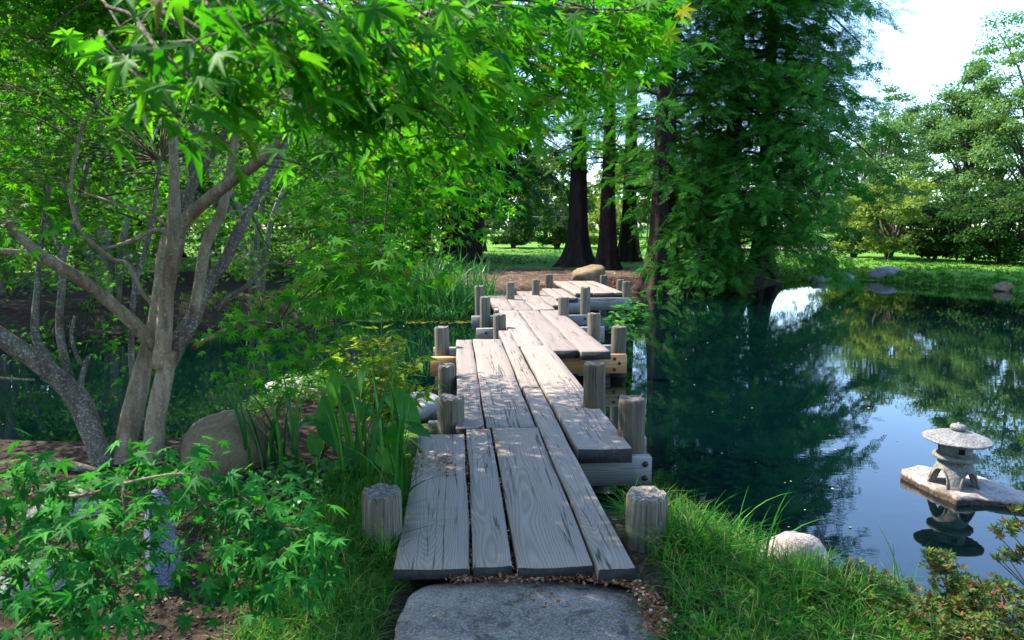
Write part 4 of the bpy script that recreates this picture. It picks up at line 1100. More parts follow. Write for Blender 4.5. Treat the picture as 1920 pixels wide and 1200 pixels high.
def redwood(label, x, y, h, r, z0, Lf, nb, seed, mat=M_CONIFER, fr=FR9, fl=.55, dens=1.0, flare=1.0, droop=.35, azs=lambda a, z: 1.0, az=None, group='dawn redwoods on the far bank', name='redwood_tree', rise=.18):
    rr = np.random.default_rng(seed); b = gpt(x, y)
    t_ = thing(name, label, 'redwood tree', b, 0, group)
    part('trunk', *redwood_trunk(b, h, r, seed, flare), M_REDBARK, t_)
    wood = MB(); FP, FD, FU, FS = [], [], [], []
    for i in range(nb):
        z = z0 + (h - .4 - z0) * ((i + rr.uniform()) / nb)
        a = (i * 2.399 + rr.normal() * .3) if az is None else rr.uniform(*az)
        L = Lf(z) * rr.uniform(.65, 1.1) * azs(a, z); dr = droop * rr.uniform(.6, 1.4)
        ts = np.linspace(0, 1, 6); hd = A3(math.cos(a), math.sin(a), 0)
        curve = lambda t: b + A3(0, 0, z) + hd * (L * t) + A3(0, 0, 1) * (L * (rise * t - dr * t * t))
        pts = np.array([curve(t) for t in ts]); pts[1:-1] += rr.normal(size=(4, 3)) * .04 * L
        wood.add2(*tube(pts, np.linspace(.012 * L + .012, .006, 6), 5, 2, cap=False))
        side = A3(-hd[1], hd[0], 0)
        nbr = max(4, int(L * 4.6 * dens))
        for q in range(nbr):
            t = .14 + .86 * (q + rr.uniform()) / nbr
            s = 1 if q % 2 else -1
            p0 = curve(t); tang = norm(curve(min(1, t + .02)) - curve(t - .02))
            bl = L * .34 * (1 - .6 * t) * rr.uniform(.6, 1.2) + .25
            bd = norm(tang * .75 + side * s * .85 + A3(0, 0, rr.normal() * .18))
            nf = max(2, int(bl / .15 * dens))
            tt = (np.arange(nf) + rr.uniform(size=nf)) / nf
            pp_ = p0 + bd * (bl * tt)[:, None] + np.column_stack([np.zeros(nf), np.zeros(nf), -.28 * bl * tt ** 2]) + rr.normal(size=(nf, 3)) * .06
            dd = norm(bd + side * (rr.choice([-1, 1], nf) * .5)[:, None] + rr.normal(size=(nf, 3)) * .3); dd[:, 2] -= rr.uniform(.0, .6, nf)
            FP.append(pp_); FD.append(dd); FU.append(A3(0, 0, 1) + rr.normal(size=(nf, 3)) * .4); FS.append(fl * rr.uniform(.6, 1.2, nf))
    FP, FD, FU, FS = map(np.concatenate, (FP, FD, FU, FS))
    Xv, Yv, Zv = frames(FD, FU)
    part('branches', *wood.get(), M_REDBARK, t_, True, 'stuff')
    part('crown', *scatter(*fr, FP, Xv, Yv, Zv, FS), mat, t_, False, 'stuff')
    return t_, len(FP)
cnt = []
col = lambda L0, zk, zmax: (lambda z: max(.6, L0 * (min(1, .72 + .28 * z / 3.0) if z < zk else (zmax - z) / (zmax - zk))))
cone = lambda L0, zmax, zlow=0: (lambda z: max(.5, L0 * min(1, (zmax - z) / (zmax * .72))))
cnt.append(redwood('thickest dark redwood trunk rising beside the pond behind the bridge end', 4.95, 22.6, 20, .40, 3.0, lambda z: 2.4 if z < 5.5 else 3.6 * min(1, (23 - z) / 9), 95, 301, dens=1.15, fl=.45)[1])
cnt.append(redwood('broad redwood whose dense fronds hang to the water right of the bridge', 7.6, 24.0, 20, .32, .9, col(4.6, 9.0, 21), 215, 302, dens=1.2, fl=.46, azs=lambda a, z: 1 - (.5 * max(0, -math.cos(a)) if z > 3.5 else .25 * max(0, -math.cos(a))), droop=.42)[1])
cnt.append(redwood('young redwood with bright low fronds at the water edge in front of the thickest trunk', 6.0, 22.0, 4.6, .07, .3, lambda z: 2.1 * (1 - z / 6.5), 46, 309, dens=1.6, fl=.42, flare=.2, droop=.45)[1])
cnt.append(redwood('redwood behind the broad one, its crown edge against the white sky', 9.9, 27.2, 20, .30, 2.0, col(3.9, 9.0, 21), 150, 303, mat=M_CONIFER2, dens=1.05, fl=.52)[1])
cnt.append(redwood('redwood with strongly flared base standing on the dirt beyond the bridge', 2.75, 28.6, 18, .385, 4.6, lambda z: 3.3 * min(1, (22 - z) / 10), 66, 304, dens=1.1, fl=.45, flare=.95)[1])
cnt.append(redwood('straight redwood just right of the flared one', 3.75, 27.0, 18, .30, 4.0, lambda z: 3.0 * min(1, (22 - z) / 10), 66, 305, dens=1.1, fl=.45, flare=.55)[1])
cnt.append(redwood('redwood half hidden between the straight one and the thickest trunk', 5.35, 31.5, 18, .34, 3.2, cone(3.4, 20), 46, 306, mat=M_CONIFER2, fr=FR6, fl=.6, dens=.8, flare=.5)[1])
tL, n_ = redwood('left dark trunk of the redwood pair behind the reeds', -2.95, 33.0, 17, .40, 3.4, cone(4.8, 19), 70, 307, mat=M_CONIFER2, fr=FR6, fl=.75, dens=.9, flare=.5, droop=.5)
cnt.append(n_)
for x, y, rz, sc, lb in ((-2.0, 32.2, 2.0, 1.0, 'right dark trunk of the redwood pair behind the reeds'), (-5.0, 38.0, 4.1, 1.05, 'redwood trunk left of the pair, further back on the lawn'), (-6.9, 36.0, 1.1, 1.0, 'leftmost redwood trunk seen past the drooping maple leaves'),
                         (-12.5, 33, 3.3, 1.1, 'redwood rising behind the far left maples'), (-18, 36, 5.2, 1.15, 'redwood rising behind the leaning maple at the far left')):
    copy_thing(tL, gpt(x, y), rz, lb, sc)
cnt.append(redwood('thin redwood trunk right of the pair on the sunny lawn', -1.95, 43.5, 15, .22, 4.5, cone(3.2, 16), 40, 308, mat=M_CONIFER2, fr=FR6, fl=.8, dens=.5, flare=.4)[1])
print('fronds', cnt, sum(cnt))

# ------------------------------------------------------------------ broad-leaved trees and bushes
def leafy(name, label, cat, base, h, crown_r, crown_z, seed, n_clump, n_leaf, leaf, mat, trunk_r=.2, group=None, clump_r=.9, stems=1, loc=None):
    r = np.random.default_rng(seed); b = np.asarray(base, float)
    t_ = thing(name, label, cat, b, 0, group)
    cc = b + A3(0, 0, crown_z); rz = h - crown_z
    # clumps on an uneven crown
    d = norm(r.normal(size=(n_clump, 3))); q = r.uniform(.35, 1.0, n_clump) ** .6
    lump = 1 + .22 * Fbm(seed, 3, 2.5)(d)
    C_ = cc + d * (q * lump)[:, None] * A3(crown_r, crown_r, rz)
    lowz = b[2] + (.10 if stems > 1 else .16) * h; C_[:, 2] = np.maximum(C_[:, 2], lowz + r.uniform(0, .4, n_clump))
    tb = MB()
    for s in range(stems):
        a = r.uniform(0, 6.28); o = A3(math.cos(a), math.sin(a), 0) * (.0 if stems == 1 else .18)
        tb.add2(*tube([b + o * .4 + A3(0, 0, -.15), b + o * 2 + A3(0, 0, h * .25), b + o * 4 + A3(r.normal() * .2, 0, h * .5), b + o * 5 + A3(r.normal() * .3, r.normal() * .3, h * .8)], [trunk_r, trunk_r * .8, trunk_r * .55, trunk_r * .15], 9, 3, .06, seed))
    for c in C_[:: max(1, n_clump // 26)]:
        s0 = b + A3(0, 0, min(h * .7, max(.15 * h, (c[2] - b[2]) * .55)))
        tb.add2(*tube([s0, (s0 + c) / 2 + A3(0, 0, .05 * h), c], [trunk_r * .35, trunk_r * .22, trunk_r * .08], 5, 2, cap=False))
    part('trunk', *tb.get(), M_FARBARK, t_)
    ci = r.integers(0, n_clump, n_leaf)
    e = norm(r.normal(size=(n_leaf, 3))) * (r.uniform(0, 1, n_leaf) ** .45)[:, None]
    e[:, 2] = np.abs(e[:, 2]) * .9 - .25
    csz = clump_r * r.uniform(.6, 1.3, n_clump)
    pos = C_[ci] + e * csz[ci][:, None] * A3(1, 1, .8)
    dr = norm(e + r.normal(size=(n_leaf, 3)) * .6); dr[:, 2] -= .35
    Xv, Yv, Zv = frames(dr, A3(0, 0, 1) + e * .8 + r.normal(size=(n_leaf, 3)) * .35)
    part('crown', *scatter(LEAFQ, LEAFQF, pos, Xv, Yv, Zv, leaf * r.uniform(.6, 1.3, n_leaf)), mat, t_, False, 'stuff')
    return t_
def at_d(px, y): return gpt(y * (px - 960) / FOC * 1.0, y)
GT = 'broadleaved trees beyond the right lawn'
leafy('broadleaf_tree', 'tall pale green tree at the right picture border beyond the lawn', 'tree', at_d(1915, 50), 17.5, 5.2, 7.5, 401, 130, 41600, .18, M_DECID, .3, GT, 1.25)
leafy('broadleaf_tree', 'yellow green tree in the middle of the row beyond the right lawn', 'tree', at_d(1795, 54), 15.2, 4.6, 6.5, 402, 110, 35200, .18, M_DECID, .28, GT, 1.2)
leafy('broadleaf_tree', 'lower blue green tree next to the redwood edge beyond the right lawn', 'tree', at_d(1685, 58), 13.6, 4.2, 5.6, 403, 100, 32000, .18, M_DECID, .26, GT, 1.15)
leafy('broadleaf_tree', 'small tree filling the gap low beside the redwood crown edge', 'tree', at_d(1600, 52), 8.5, 3.2, 4.5, 404, 60, 18000, .18, M_DECID, .2, GT, 1.0)
leafy('broadleaf_tree', 'slim pale tree between the low blue green one and the redwood edge', 'tree', at_d(1640, 47), 10.5, 2.6, 4.4, 407, 70, 16000, .17, M_DECID, .18, GT, .9)
leafy('broadleaf_tree', 'tree behind the yellow green one, only its upper crown showing', 'tree', at_d(1860, 66), 17, 5, 9, 405, 80, 16000, .32, M_DECID, .3, GT, 1.3)
leafy('broadleaf_tree', 'tree mostly cut off by the right picture border', 'tree', at_d(2040, 46), 17, 5, 9, 406, 90, 20000, .22, M_DECID, .3, GT, 1.3)
GB = 'bushes behind the right lawn'
leafy('shrub', 'many stemmed spreading shrub with yellowish top behind the humped shore rock', 'shrub', at_d(1663, 33.5), 3.9, 1.9, 1.7, 411, 60, 10000, .14, M_BUSHY, .09, GB, .5, 6)
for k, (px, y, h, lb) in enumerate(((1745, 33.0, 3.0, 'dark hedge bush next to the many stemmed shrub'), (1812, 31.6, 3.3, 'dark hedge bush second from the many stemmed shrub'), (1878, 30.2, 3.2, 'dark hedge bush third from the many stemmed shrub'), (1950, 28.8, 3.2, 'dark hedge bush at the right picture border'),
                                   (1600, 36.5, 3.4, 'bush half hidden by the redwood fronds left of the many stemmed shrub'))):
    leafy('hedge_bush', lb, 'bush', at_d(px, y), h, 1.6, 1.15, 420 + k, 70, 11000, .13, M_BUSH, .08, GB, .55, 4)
GM = 'bushes on the sunny lawn behind the bridge'
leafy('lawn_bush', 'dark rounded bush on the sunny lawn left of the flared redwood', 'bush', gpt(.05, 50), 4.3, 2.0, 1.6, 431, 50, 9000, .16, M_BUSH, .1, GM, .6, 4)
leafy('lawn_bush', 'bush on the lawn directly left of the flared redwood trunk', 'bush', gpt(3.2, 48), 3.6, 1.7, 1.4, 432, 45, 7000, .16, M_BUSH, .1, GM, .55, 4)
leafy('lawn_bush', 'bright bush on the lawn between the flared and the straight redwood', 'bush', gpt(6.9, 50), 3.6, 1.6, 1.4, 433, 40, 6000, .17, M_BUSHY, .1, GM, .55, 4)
GF = 'distant trees behind the lawn'
tf_ = leafy('far_tree', 'distant sunlit tree seen left of the flared redwood', 'tree', gpt(4, 82), 11, 5.5, 5, 441, 60, 12000, .4, M_BUSHY, .3, GF, 1.5)
for x, y, rz, sc, lb in ((-7, 86, 1, 1.1, 'distant sunlit tree behind the redwood pair'), (14, 84, 2, 1.15, 'distant sunlit tree behind the thickest redwood'), (-19, 80, 3, 1.2, 'distant tree behind the leftmost redwood'), (25, 88, 4, 1.3, 'distant tree hidden behind the broad redwood'),
                         (-32, 76, 5, 1.4, 'distant tree behind the forked maple'), (-47, 70, 2.5, 1.5, 'distant tree behind the leaning maple')):
    copy_thing(tf_, gpt(x, y), rz, lb, sc)
GL = 'big trees behind the far left bank'
tb_ = leafy('bank_tree', 'big leafy tree rising behind the far left bank', 'tree', gpt(-15, 27), 11, 4.5, 5.5, 451, 100, 26000, .20, M_MAPLE_FAR, .22, GL, 1.1)
for x, y, rz, sc, lb in ((-17.5, 18.5, 2.7, 1.0, 'big leafy tree added to shade the far left bank beyond the picture border'), (-14.5, 23, 5.1, .95, 'big leafy tree behind the leaning maple on the bank'), (-7, -5, 2.2, 1.0, 'big leafy tree behind the viewer at the left'), (-11.5, 2.0, 3.1, 1.0, 'big leafy tree added for shade left of the leaning maple outside the picture'), (9, -7, .4, 1.0, 'big leafy tree behind the viewer at the right'), (-22, 24, 2, 1.1, 'big leafy tree at the left picture border behind the bank'), (-9.5, 30, 4, .95, 'big leafy tree behind the forked maple crown'), (-21, 36, 1, 1.2, 'big leafy tree further back at the left'), (-13, 42, 3, 1.2, 'big leafy tree seen over the far left maples')):  # trees outside the left border are added for the shade they throw
    copy_thing(tb_, gpt(x, y), rz, lb, sc)
# far wood
rw = np.random.default_rng(9); n_ = 16000
xx = rw.uniform(-170, 190, n_); topz = 8 + 2.5 * np.sin(xx * .11) + 1.8 * np.sin(xx * .29 + 1)
pos = np.column_stack([xx, 118 + rw.uniform(-5, 8, n_), 1.2 + topz * rw.uniform(0, 1, n_) ** .8])
dr = norm(rw.normal(size=(n_, 3))); Xv, Yv, Zv = frames(dr, A3(0, 0, 1) + rw.normal(size=(n_, 3)) * .4)
fw = link('far_wood', mesh('far_wood', *scatter(LEAFQ, LEAFQF, pos, Xv, Yv, Zv, rw.uniform(.8, 1.7, n_)), M_DECID)); fw['kind'] = 'stuff'

# fence on the far side of the lawn
fz = gpt(2.5, 60)
fe = thing('metal_fence', 'dark metal fence across the far side of the sunny lawn', 'fence', fz)
for k in range(9):
    x = -2.6 + k * 1.7
    part('fence_post', *tube([fz + A3(x, 0, -.1), fz + A3(x, 0, 2.3)], [.05, .05], 6, 1), M_FENCE, fe, True)
for z in (2.25, 1.25, .3):
    part('rail', *tube([fz + A3(-2.6, .02, z), fz + A3(11, .02, z)], [.035, .035], 6, 1), M_FENCE, fe, True)

# ------------------------------------------------------------------ blades
def blades(pos, h, lean, w, az, r, levels=(0, .4, .75, 1.0), face=None):
    """arching strips; returns V, F for many blades"""
    n = len(pos); h = np.broadcast_to(h, (n,)); lean = np.broadcast_to(lean, (n,)); w = np.broadcast_to(w, (n,))
    dirv = np.column_stack([np.cos(az), np.sin(az), np.zeros(n)])
    fa = az + math.pi / 2 + r.normal(size=n) * .8 if face is None else face
    sv = np.column_stack([np.cos(fa), np.sin(fa), np.zeros(n)])
    V = []
    for t in levels:
        c = pos + dirv * (lean * h * t ** 2.0)[:, None] + A3(0, 0, 1) * (h * (t - .45 * np.minimum(lean, 1.3) * t ** 3))[:, None]
        ww = w * (1.0 if t < .3 else (1 - t) ** .6 if t < 1 else 0) * .5
        if t < 1: V += [c - sv * ww[:, None], c + sv * ww[:, None]]
        else: V.append(c)
    k = len(V); V = np.stack(V, 1)
    F = []
    L = len(levels)
    for i in range(L - 2): a = 2 * i; F += [[a, a + 1, a + 3], [a, a + 3, a + 2]]
    F.append([2 * (L - 2), 2 * (L - 2) + 1, k - 1])
    F = (np.arange(n)[:, None, None] * k + np.array(F)[None]).reshape(-1, 3)
    return V.reshape(-1, 3), F
def zed(p): p[:, 2] = ground_z(p[:, 0], p[:, 1]); return p
rg_ = np.random.default_rng(21)
def grass_patch(polyxy, n, hlo, hhi, w, wet=-.12, clump=True, keep=None):
    q = region(polyxy, n, rg_)
    if clump:
        cen = q[rg_.integers(0, len(q), len(q) // 14)]; ci = rg_.integers(0, len(cen), len(q))
        m = rg_.uniform(size=len(q)) < .75; q[m] = cen[ci[m]] + rg_.normal(size=(m.sum(), 2)) * .035
    s = pond_sd(q[:, 0], q[:, 1]); q = q[s > wet]
    if keep is not None: q = q[keep(q)]
    p = zed(np.column_stack([q, np.zeros(len(q))])); p[:, 2] -= .01
    m = len(p)
    return blades(p, rg_.uniform(hlo, hhi, m), rg_.uniform(.2, 1.5, m) ** 1.2, w * rg_.uniform(.6, 1.3, m), rg_.uniform(0, 6.283, m), rg_)
def off_deck(q):                    # not through the bridge planks or the stepping stone
    d = q @ UU[:2], q @ VV[:2]
    return ~(((d[1] > -.34) & (d[1] < .86) & (d[0] > 2.95)) | ((np.abs(q[:, 0]) < .57) & (q[:, 1] < 3.1)))
gm = MB()
gm.add(*grass_patch([(.45, 2.2), (2.6, 2.2), (2.7, 3.3), (2.0, 3.9), (1.3, 4.9), (.75, 5.4), (.72, 3.0), (.55, 2.95)], 15000, .07, .19, .007, keep=off_deck))
gm.add(*grass_patch([(.70, 3.2), (1.05, 3.2), (1.35, 4.6), (.85, 5.3), (.75, 4.0)], 2600, .16, .34, .008, keep=off_deck))
gm.add(*grass_patch([(.8, 3.9), (1.5, 3.3), (1.7, 3.6), (1.0, 4.5)], 1800, .16, .38, .008))
gm.add(*grass_patch([(1.25, 2.9), (1.7, 2.8), (1.75, 3.15), (1.3, 3.25)], 1500, .16, .28, .008))
gm.add(*grass_patch([(-1.08, 2.1), (-.5, 2.1), (-.35, 3.05), (-.36, 4.9), (-1.1, 4.6), (-1.2, 3.4)], 12000, .06, .17, .007, keep=off_deck))
gm.add(*grass_patch([(-1.25, 3.3), (-.38, 3.1), (-.38, 4.6), (-1.2, 4.4)], 1600, .15, .33, .008, keep=off_deck))
gr = link('grass', mesh('grass', *gm.get(), M_GRASS)); gr['kind'] = 'stuff'
# far lawns: short tufts
gm = MB()
gm.add(*grass_patch([(9.5, 30), (10.5, 26.8), (13, 28.6), (14.2, 27.5), (15.9, 24.5), (17.2, 21), (24, 20), (24, 33), (10, 33)], 13000, .07, .18, .04, .0))
gm.add(*grass_patch([(10.5, 26.5), (13.4, 28.7), (14.5, 27.5), (16.2, 24.4), (17.2, 21), (18.2, 21.5), (16.5, 26), (14, 30), (10.5, 28.5)], 6000, .08, .22, .035, -.1))
gm.add(*grass_patch([(-7, 30), (7, 30), (9, 44), (-8, 44)], 7000, .05, .13, .05, .0))
gm.add(*grass_patch([(-9, 12.4), (-4.4, 15.1), (-.8, 15.5), (0, 17.2), (-2, 18.5), (-6, 17.5), (-10, 15)], 2600, .08, .25, .025, -.05))
fg = link('lawn_grass', mesh('lawn_grass', *gm.get(), M_GRASS)); fg['kind'] = 'stuff'

# single blades as parts
def blade_mesh(h, lean, w, az, mat, name='blade', r=None):
    n = 9; V = []
    d = A3(math.cos(az), math.sin(az), 0); s = A3(-d[1], d[0], 0)
    fa = r.normal() * .7; s = s * math.cos(fa) + d * math.sin(fa)
    for i in range(n):
        t = i / (n - 1)
        c = d * (lean * h * t ** 2.2) + A3(0, 0, h * (t - .4 * min(lean, 1.2) * t ** 3.2))
        ww = w * .5 * min(1, .75 + t) * (1 - t ** 2.6)
        V += [c - s * ww, c + np.cross(s, A3(0, 0, 1)) * ww * .35, c + s * ww]
    F = []
    for i in range(n - 1):
        a = 3 * i; F += [[a, a + 1, a + 4, a + 3], [a + 1, a + 2, a + 5, a + 4]]
    return mesh(name, np.array(V), np.array(F), mat, True)
def blade_clump(name, label, cat, pts, mat, seed, group=None):
    """pts: (px_base, py_base, depth, height, lean, width, azimuth)"""
    r = np.random.default_rng(seed)
    b0 = P(*pts[0][:3]); g0 = gpt(b0[0], b0[1]); g0[2] = max(g0[2], -.05)
    t_ = thing(name, label, cat, g0, 0, group)
    for (px, py, d, h, ln, w, az) in pts:
        q = P(px, py, d); o = link('blade', blade_mesh(h, ln, w, az, mat, 'blade', r), t_)
        z = max(float(ground_z(np.array([q[0]]), np.array([q[1]]))[0]), -.05)
        o.location = (q[0] - g0[0], q[1] - g0[1], z - g0[2] - .02)
    return t_
rb = np.random.default_rng(31)
GI = 'clumps of sword leaves at the near left bank'
LEFT, RGT = math.pi, 0.0
blade_clump('iris_clump', 'dark sword leaves standing beside the brown boulder', 'iris plant', [(500 + rb.uniform(-35, 60), 880, 4.75 + rb.uniform(-.2, .3), rb.uniform(.55, .85), rb.uniform(.05, .35), rb.uniform(.028, .045), rb.choice([LEFT, LEFT + .4, RGT, 2.2])) for _ in range(22)]
            + [(520, 860, 4.9, .62, 1.0, .022, LEFT), (530, 860, 4.9, .75, .8, .022, LEFT + .2)], M_IRIS, 501, GI)
blade_clump('iris_clump', 'middle clump of slender sword leaves among the broad glossy leaves', 'iris plant', [(690 + rb.uniform(-50, 50), 910, 4.55 + rb.uniform(-.2, .3), rb.uniform(.6, .95), rb.uniform(.03, .3), rb.uniform(.022, .034), rb.uniform(0, 6.28)) for _ in range(22)], M_IRIS, 502, GI)
blade_clump('iris_clump', 'bright fan of sword leaves right beside the left edge of the near planks', 'iris plant', [(750 + rb.uniform(-10, 10), 920, 4.02 + rb.uniform(-.08, .1), rb.uniform(.55, .9), rb.uniform(.0, .22), rb.uniform(.03, .045), rb.choice([RGT, LEFT, .4, RGT])) for _ in range(9)]
            + [(745, 915, 4.0, .45, 1.0, .02, RGT), (742, 915, 4.0, .5, .9, .018, .2), (735, 905, 4.05, .6, .6, .02, LEFT)], M_IRIS, 503, GI)
blade_clump('sedge_tuft', 'tuft of long bright sedge blades on the right bank beside the pale rock', 'sedge', [(1370 + rb.uniform(-90, 90), 1060, 3.6 + rb.uniform(-.2, .35), rb.uniform(.30, .55), rb.uniform(.1, .8), rb.uniform(.010, .018), rb.choice([0, .5, 2.6, 3.1, .2])) for _ in range(34)], M_GRASS, 504)
blade_clump('sedge_tuft', 'thin sedge stalks rising before the water left of the red tipped azaleas', 'sedge', [(1690 + rb.uniform(-25, 30), 1150, 3.1 + rb.uniform(-.1, .2), rb.uniform(.25, .55), rb.uniform(.05, .5), rb.uniform(.006, .010), rb.uniform(0, 6.28)) for _ in range(9)], M_GRASS, 505)
# far reeds left of the bridge
rr_ = np.random.default_rng(33); n_ = 420
q = G(720, 598, 0), G(925, 590, 0)
px = np.concatenate([rr_.uniform(700, 925, n_)]); xs = np.array([G(a, 594, 0)[0] for a in px]); ys = 15.7 + rr_.uniform(0, 1.3, n_) + np.clip((px - 860) * .012, 0, 1)
pz = zed(np.column_stack([xs, ys, np.zeros(n_)])); pz[:, 2] = np.maximum(pz[:, 2], -.05)
V, F = blades(pz, rr_.uniform(.7, 1.55, n_) * np.where(px > 800, 1.0, .95), rr_.uniform(.05, .75, n_), rr_.uniform(.03, .05, n_), rr_.uniform(0, 6.28, n_), rr_, (0, .2, .4, .6, .8, 1.0))
rt = thing('reed_bed', 'tall green reeds growing at the far water edge left of the bridge', 'reeds', gpt(-1.9, 16.2))
part('blades', V, F, M_REED, rt, False, 'stuff')
n_ = 2600; px = rr_.uniform(640, 935, n_); xs = np.array([G(a, 594, 0)[0] for a in px]); ys = 15.35 + rr_.uniform(0, 1.2, n_) + np.clip((px - 860) * .014, 0, 1.2)
pz = zed(np.column_stack([xs, ys, np.zeros(n_)])); pz[:, 2] = np.maximum(pz[:, 2], -.03)
V, F = blades(pz, rr_.uniform(.25, .6, n_), rr_.uniform(.3, 1.4, n_), rr_.uniform(.015, .025, n_), rr_.uniform(0, 6.28, n_), rr_)
ug = link('bank_grass', mesh('bank_grass', V, F, M_REED)); ug['kind'] = 'stuff'

# ------------------------------------------------------------------ arum leaves
def arum_leaf(seed):
    r = np.random.default_rng(seed); n = 13; k = 7; V = []
    for i in range(n):
        t = i / (n - 1)
        w = .30 * math.sin(math.pi * min(1, (t * .92 + .08)) ** .72) * (1 - t ** 6)
        for j in range(k):
            s = -1 + 2 * j / (k - 1)
            y = t - .16 * (abs(s)) * (1 - t) ** 3 * 2.2
            V.append((s * w, y, .10 * abs(s) ** 1.4 * w * 2 - .28 * t * t + .014 * math.sin(9 * t + s * 3 + seed) + .01 * math.sin(14 * abs(s) - 16 * t)))
    F = [[i * k + j, i * k + j + 1, (i + 1) * k + j + 1, (i + 1) * k + j] for i in range(n - 1) for j in range(k - 1)]
    return mesh('leaf', np.array(V), np.array(F), M_ARUM, True)
AL = [arum_leaf(s) for s in range(4)]
ab = gpt(-1.05, 4.75)
ar = thing('arum_plant', 'clump of broad glossy heart shaped leaves among the near irises', 'arum plant', ab)
for i, (px, py, d, size, dx, dy, dz, ux, uy, uz) in enumerate((
    (617, 800, 4.9, .36, -.2, 0, 1, 0, -1, .2), (633, 745, 5.0, .32, -.1, 0, 1, .3, -1, .1), (650, 750, 4.95, .30, .1, 0, 1, -.4, -1, .2), (672, 735, 5.0, .34, .1, 0, 1, -.8, -.7, .2),
    (690, 770, 4.9, .32, -.5, -.3, .2, 0, -.5, 1), (740, 745, 4.9, .40, .7, -.4, -.45, .1, -.8, 1), (610, 800, 4.7, .30, .5, -.5, -.5, 0, -.7, 1), (770, 800, 4.6, .22, .9, -.2, -.25, 0, -.6, 1),
    (600, 790, 4.9, .26, -.9, 0, .1, 0, -.6, 1), (590, 820, 4.8, .26, .2, -.6, -.5, 0, -.7, 1), (710, 850, 4.5, .28, .5, -.4, -.4, 0, -.7, 1), (720, 800, 4.7, .28, -.3, -.5, -.5, 0, -.7, 1),
    (660, 840, 4.6, .28, .1, -.6, -.5, 0, -.7, 1), (640, 870, 4.5, .24, -.5, -.5, -.3, 0, -.7, 1), (735, 830, 4.55, .3, .3, -.3, .7, -.2, -1, .3))):
    q = P(px, py, d); Yd = norm(A3(dx, dy, dz)); Xd = norm(np.cross(Yd, A3(ux, uy, uz))); Zd = np.cross(Xd, Yd)
    o = bpy.data.objects.new('leaf', AL[i % 4]); COL.objects.link(o); o.parent = ar
    M = np.eye(4); size *= .72; M[:3, 0] = Xd * size; M[:3, 1] = Yd * size; M[:3, 2] = Zd * size; M[:3, 3] = q - ab
    o.matrix_basis = Matrix(M.tolist())
    root = ab + A3(rb.normal() * .15, rb.normal() * .15, 0)
    part('stalk', *tube([root, (root + q) / 2 + A3(0, 0, .08), q], [.012, .010, .007], 6, 3), M_STEM, ar)

# ------------------------------------------------------------------ tall weed, leafy plants
def leafy_stems(name, label, cat, base, stems, mat, stem_mat, seed, leaf=.09, per=14, group=None, width=1.0, spread=.9):
    r = np.random.default_rng(seed); t_ = thing(name, label, cat, base, 0, group); sm = MB(); Ps, Ds = [], []
    for pts in stems:
        sm.add2(*tube(pts, np.linspace(.006, .0018, len(pts)), 5, 4))
        p, _ = smooth_path(pts, np.zeros(len(pts)), 8)
        for i in range(per):
            t = .25 + .75 * i / (per - 1); q = p[min(len(p) - 1, int(t * (len(p) - 1)))]
            for s in (0, 1, 2):
                a = i * 1.57 + s * 2.1 + r.normal() * .4
                Ps.append(q + r.normal(size=3) * .006); Ds.append(A3(math.cos(a) * spread, math.sin(a) * spread, r.uniform(-.4, .5)))
    part('stems', *sm.get(), stem_mat, t_)
    Ps, Ds = np.array(Ps), np.array(Ds); Xv, Yv, Zv = frames(Ds, A3(0, 0, 1) + r.normal(size=Ps.shape) * .4)
    tv = LANCE * A3(width, 1, 1)
    part('leaves', *scatter(tv, LANCEF, Ps, Xv, Yv, Zv, leaf * r.uniform(.55, 1.2, len(Ps))), mat, t_, False, 'stuff')
wb = gpt(-1.05, 5.3)
ws = []
for tip, mid in (((716, 590), (712, 700)), ((640, 640), (670, 720)), ((610, 650), (655, 730)), ((760, 640), (725, 720)), ((690, 630), (700, 700)), ((790, 670), (740, 740)), ((735, 620), (720, 690)), ((670, 610), (690, 700)), ((815, 720), (750, 770)), ((640, 690), (680, 750)), ((780, 720), (745, 750)), ((745, 690), (730, 740)), ((700, 680), (705, 740))):
    dd = 5.3 + rb.normal() * .15
    ws.append([wb + A3(rb.normal() * .04, rb.normal() * .04, 0), P(mid[0], mid[1], dd), P(tip[0], tip[1], dd - .05)])
leafy_stems('tall_weed', 'tall yellow green weed with lance leaves behind the broad glossy leaves', 'weed plant', wb, ws, M_WEED, M_REDSTEM, 601, .135, 17, width=1.35)
fb_ = G(1190, 612, .0); fb_ = A3(3.0, 15.9, -.05)
fs = []
for (px, py) in ((1180, 560), (1195, 570), (1165, 575), (1205, 590), (1150, 585), (1175, 600), (1140, 600), (1160, 605), (1190, 600), (1185, 585)):
    q = P(px, py, 15.6 + rb.normal() * .2); fs.append([A3(q[0] * .9 + fb_[0] * .1, q[1] + .1, -.05), (q + A3(q[0], q[1], 0)) / 2, q])
leafy_stems('water_plant', 'leafy light green plant growing out of the water beside the far bridge beams', 'plant', fb_, fs, M_REED, M_STEM, 602, .26, 9, width=1.3)
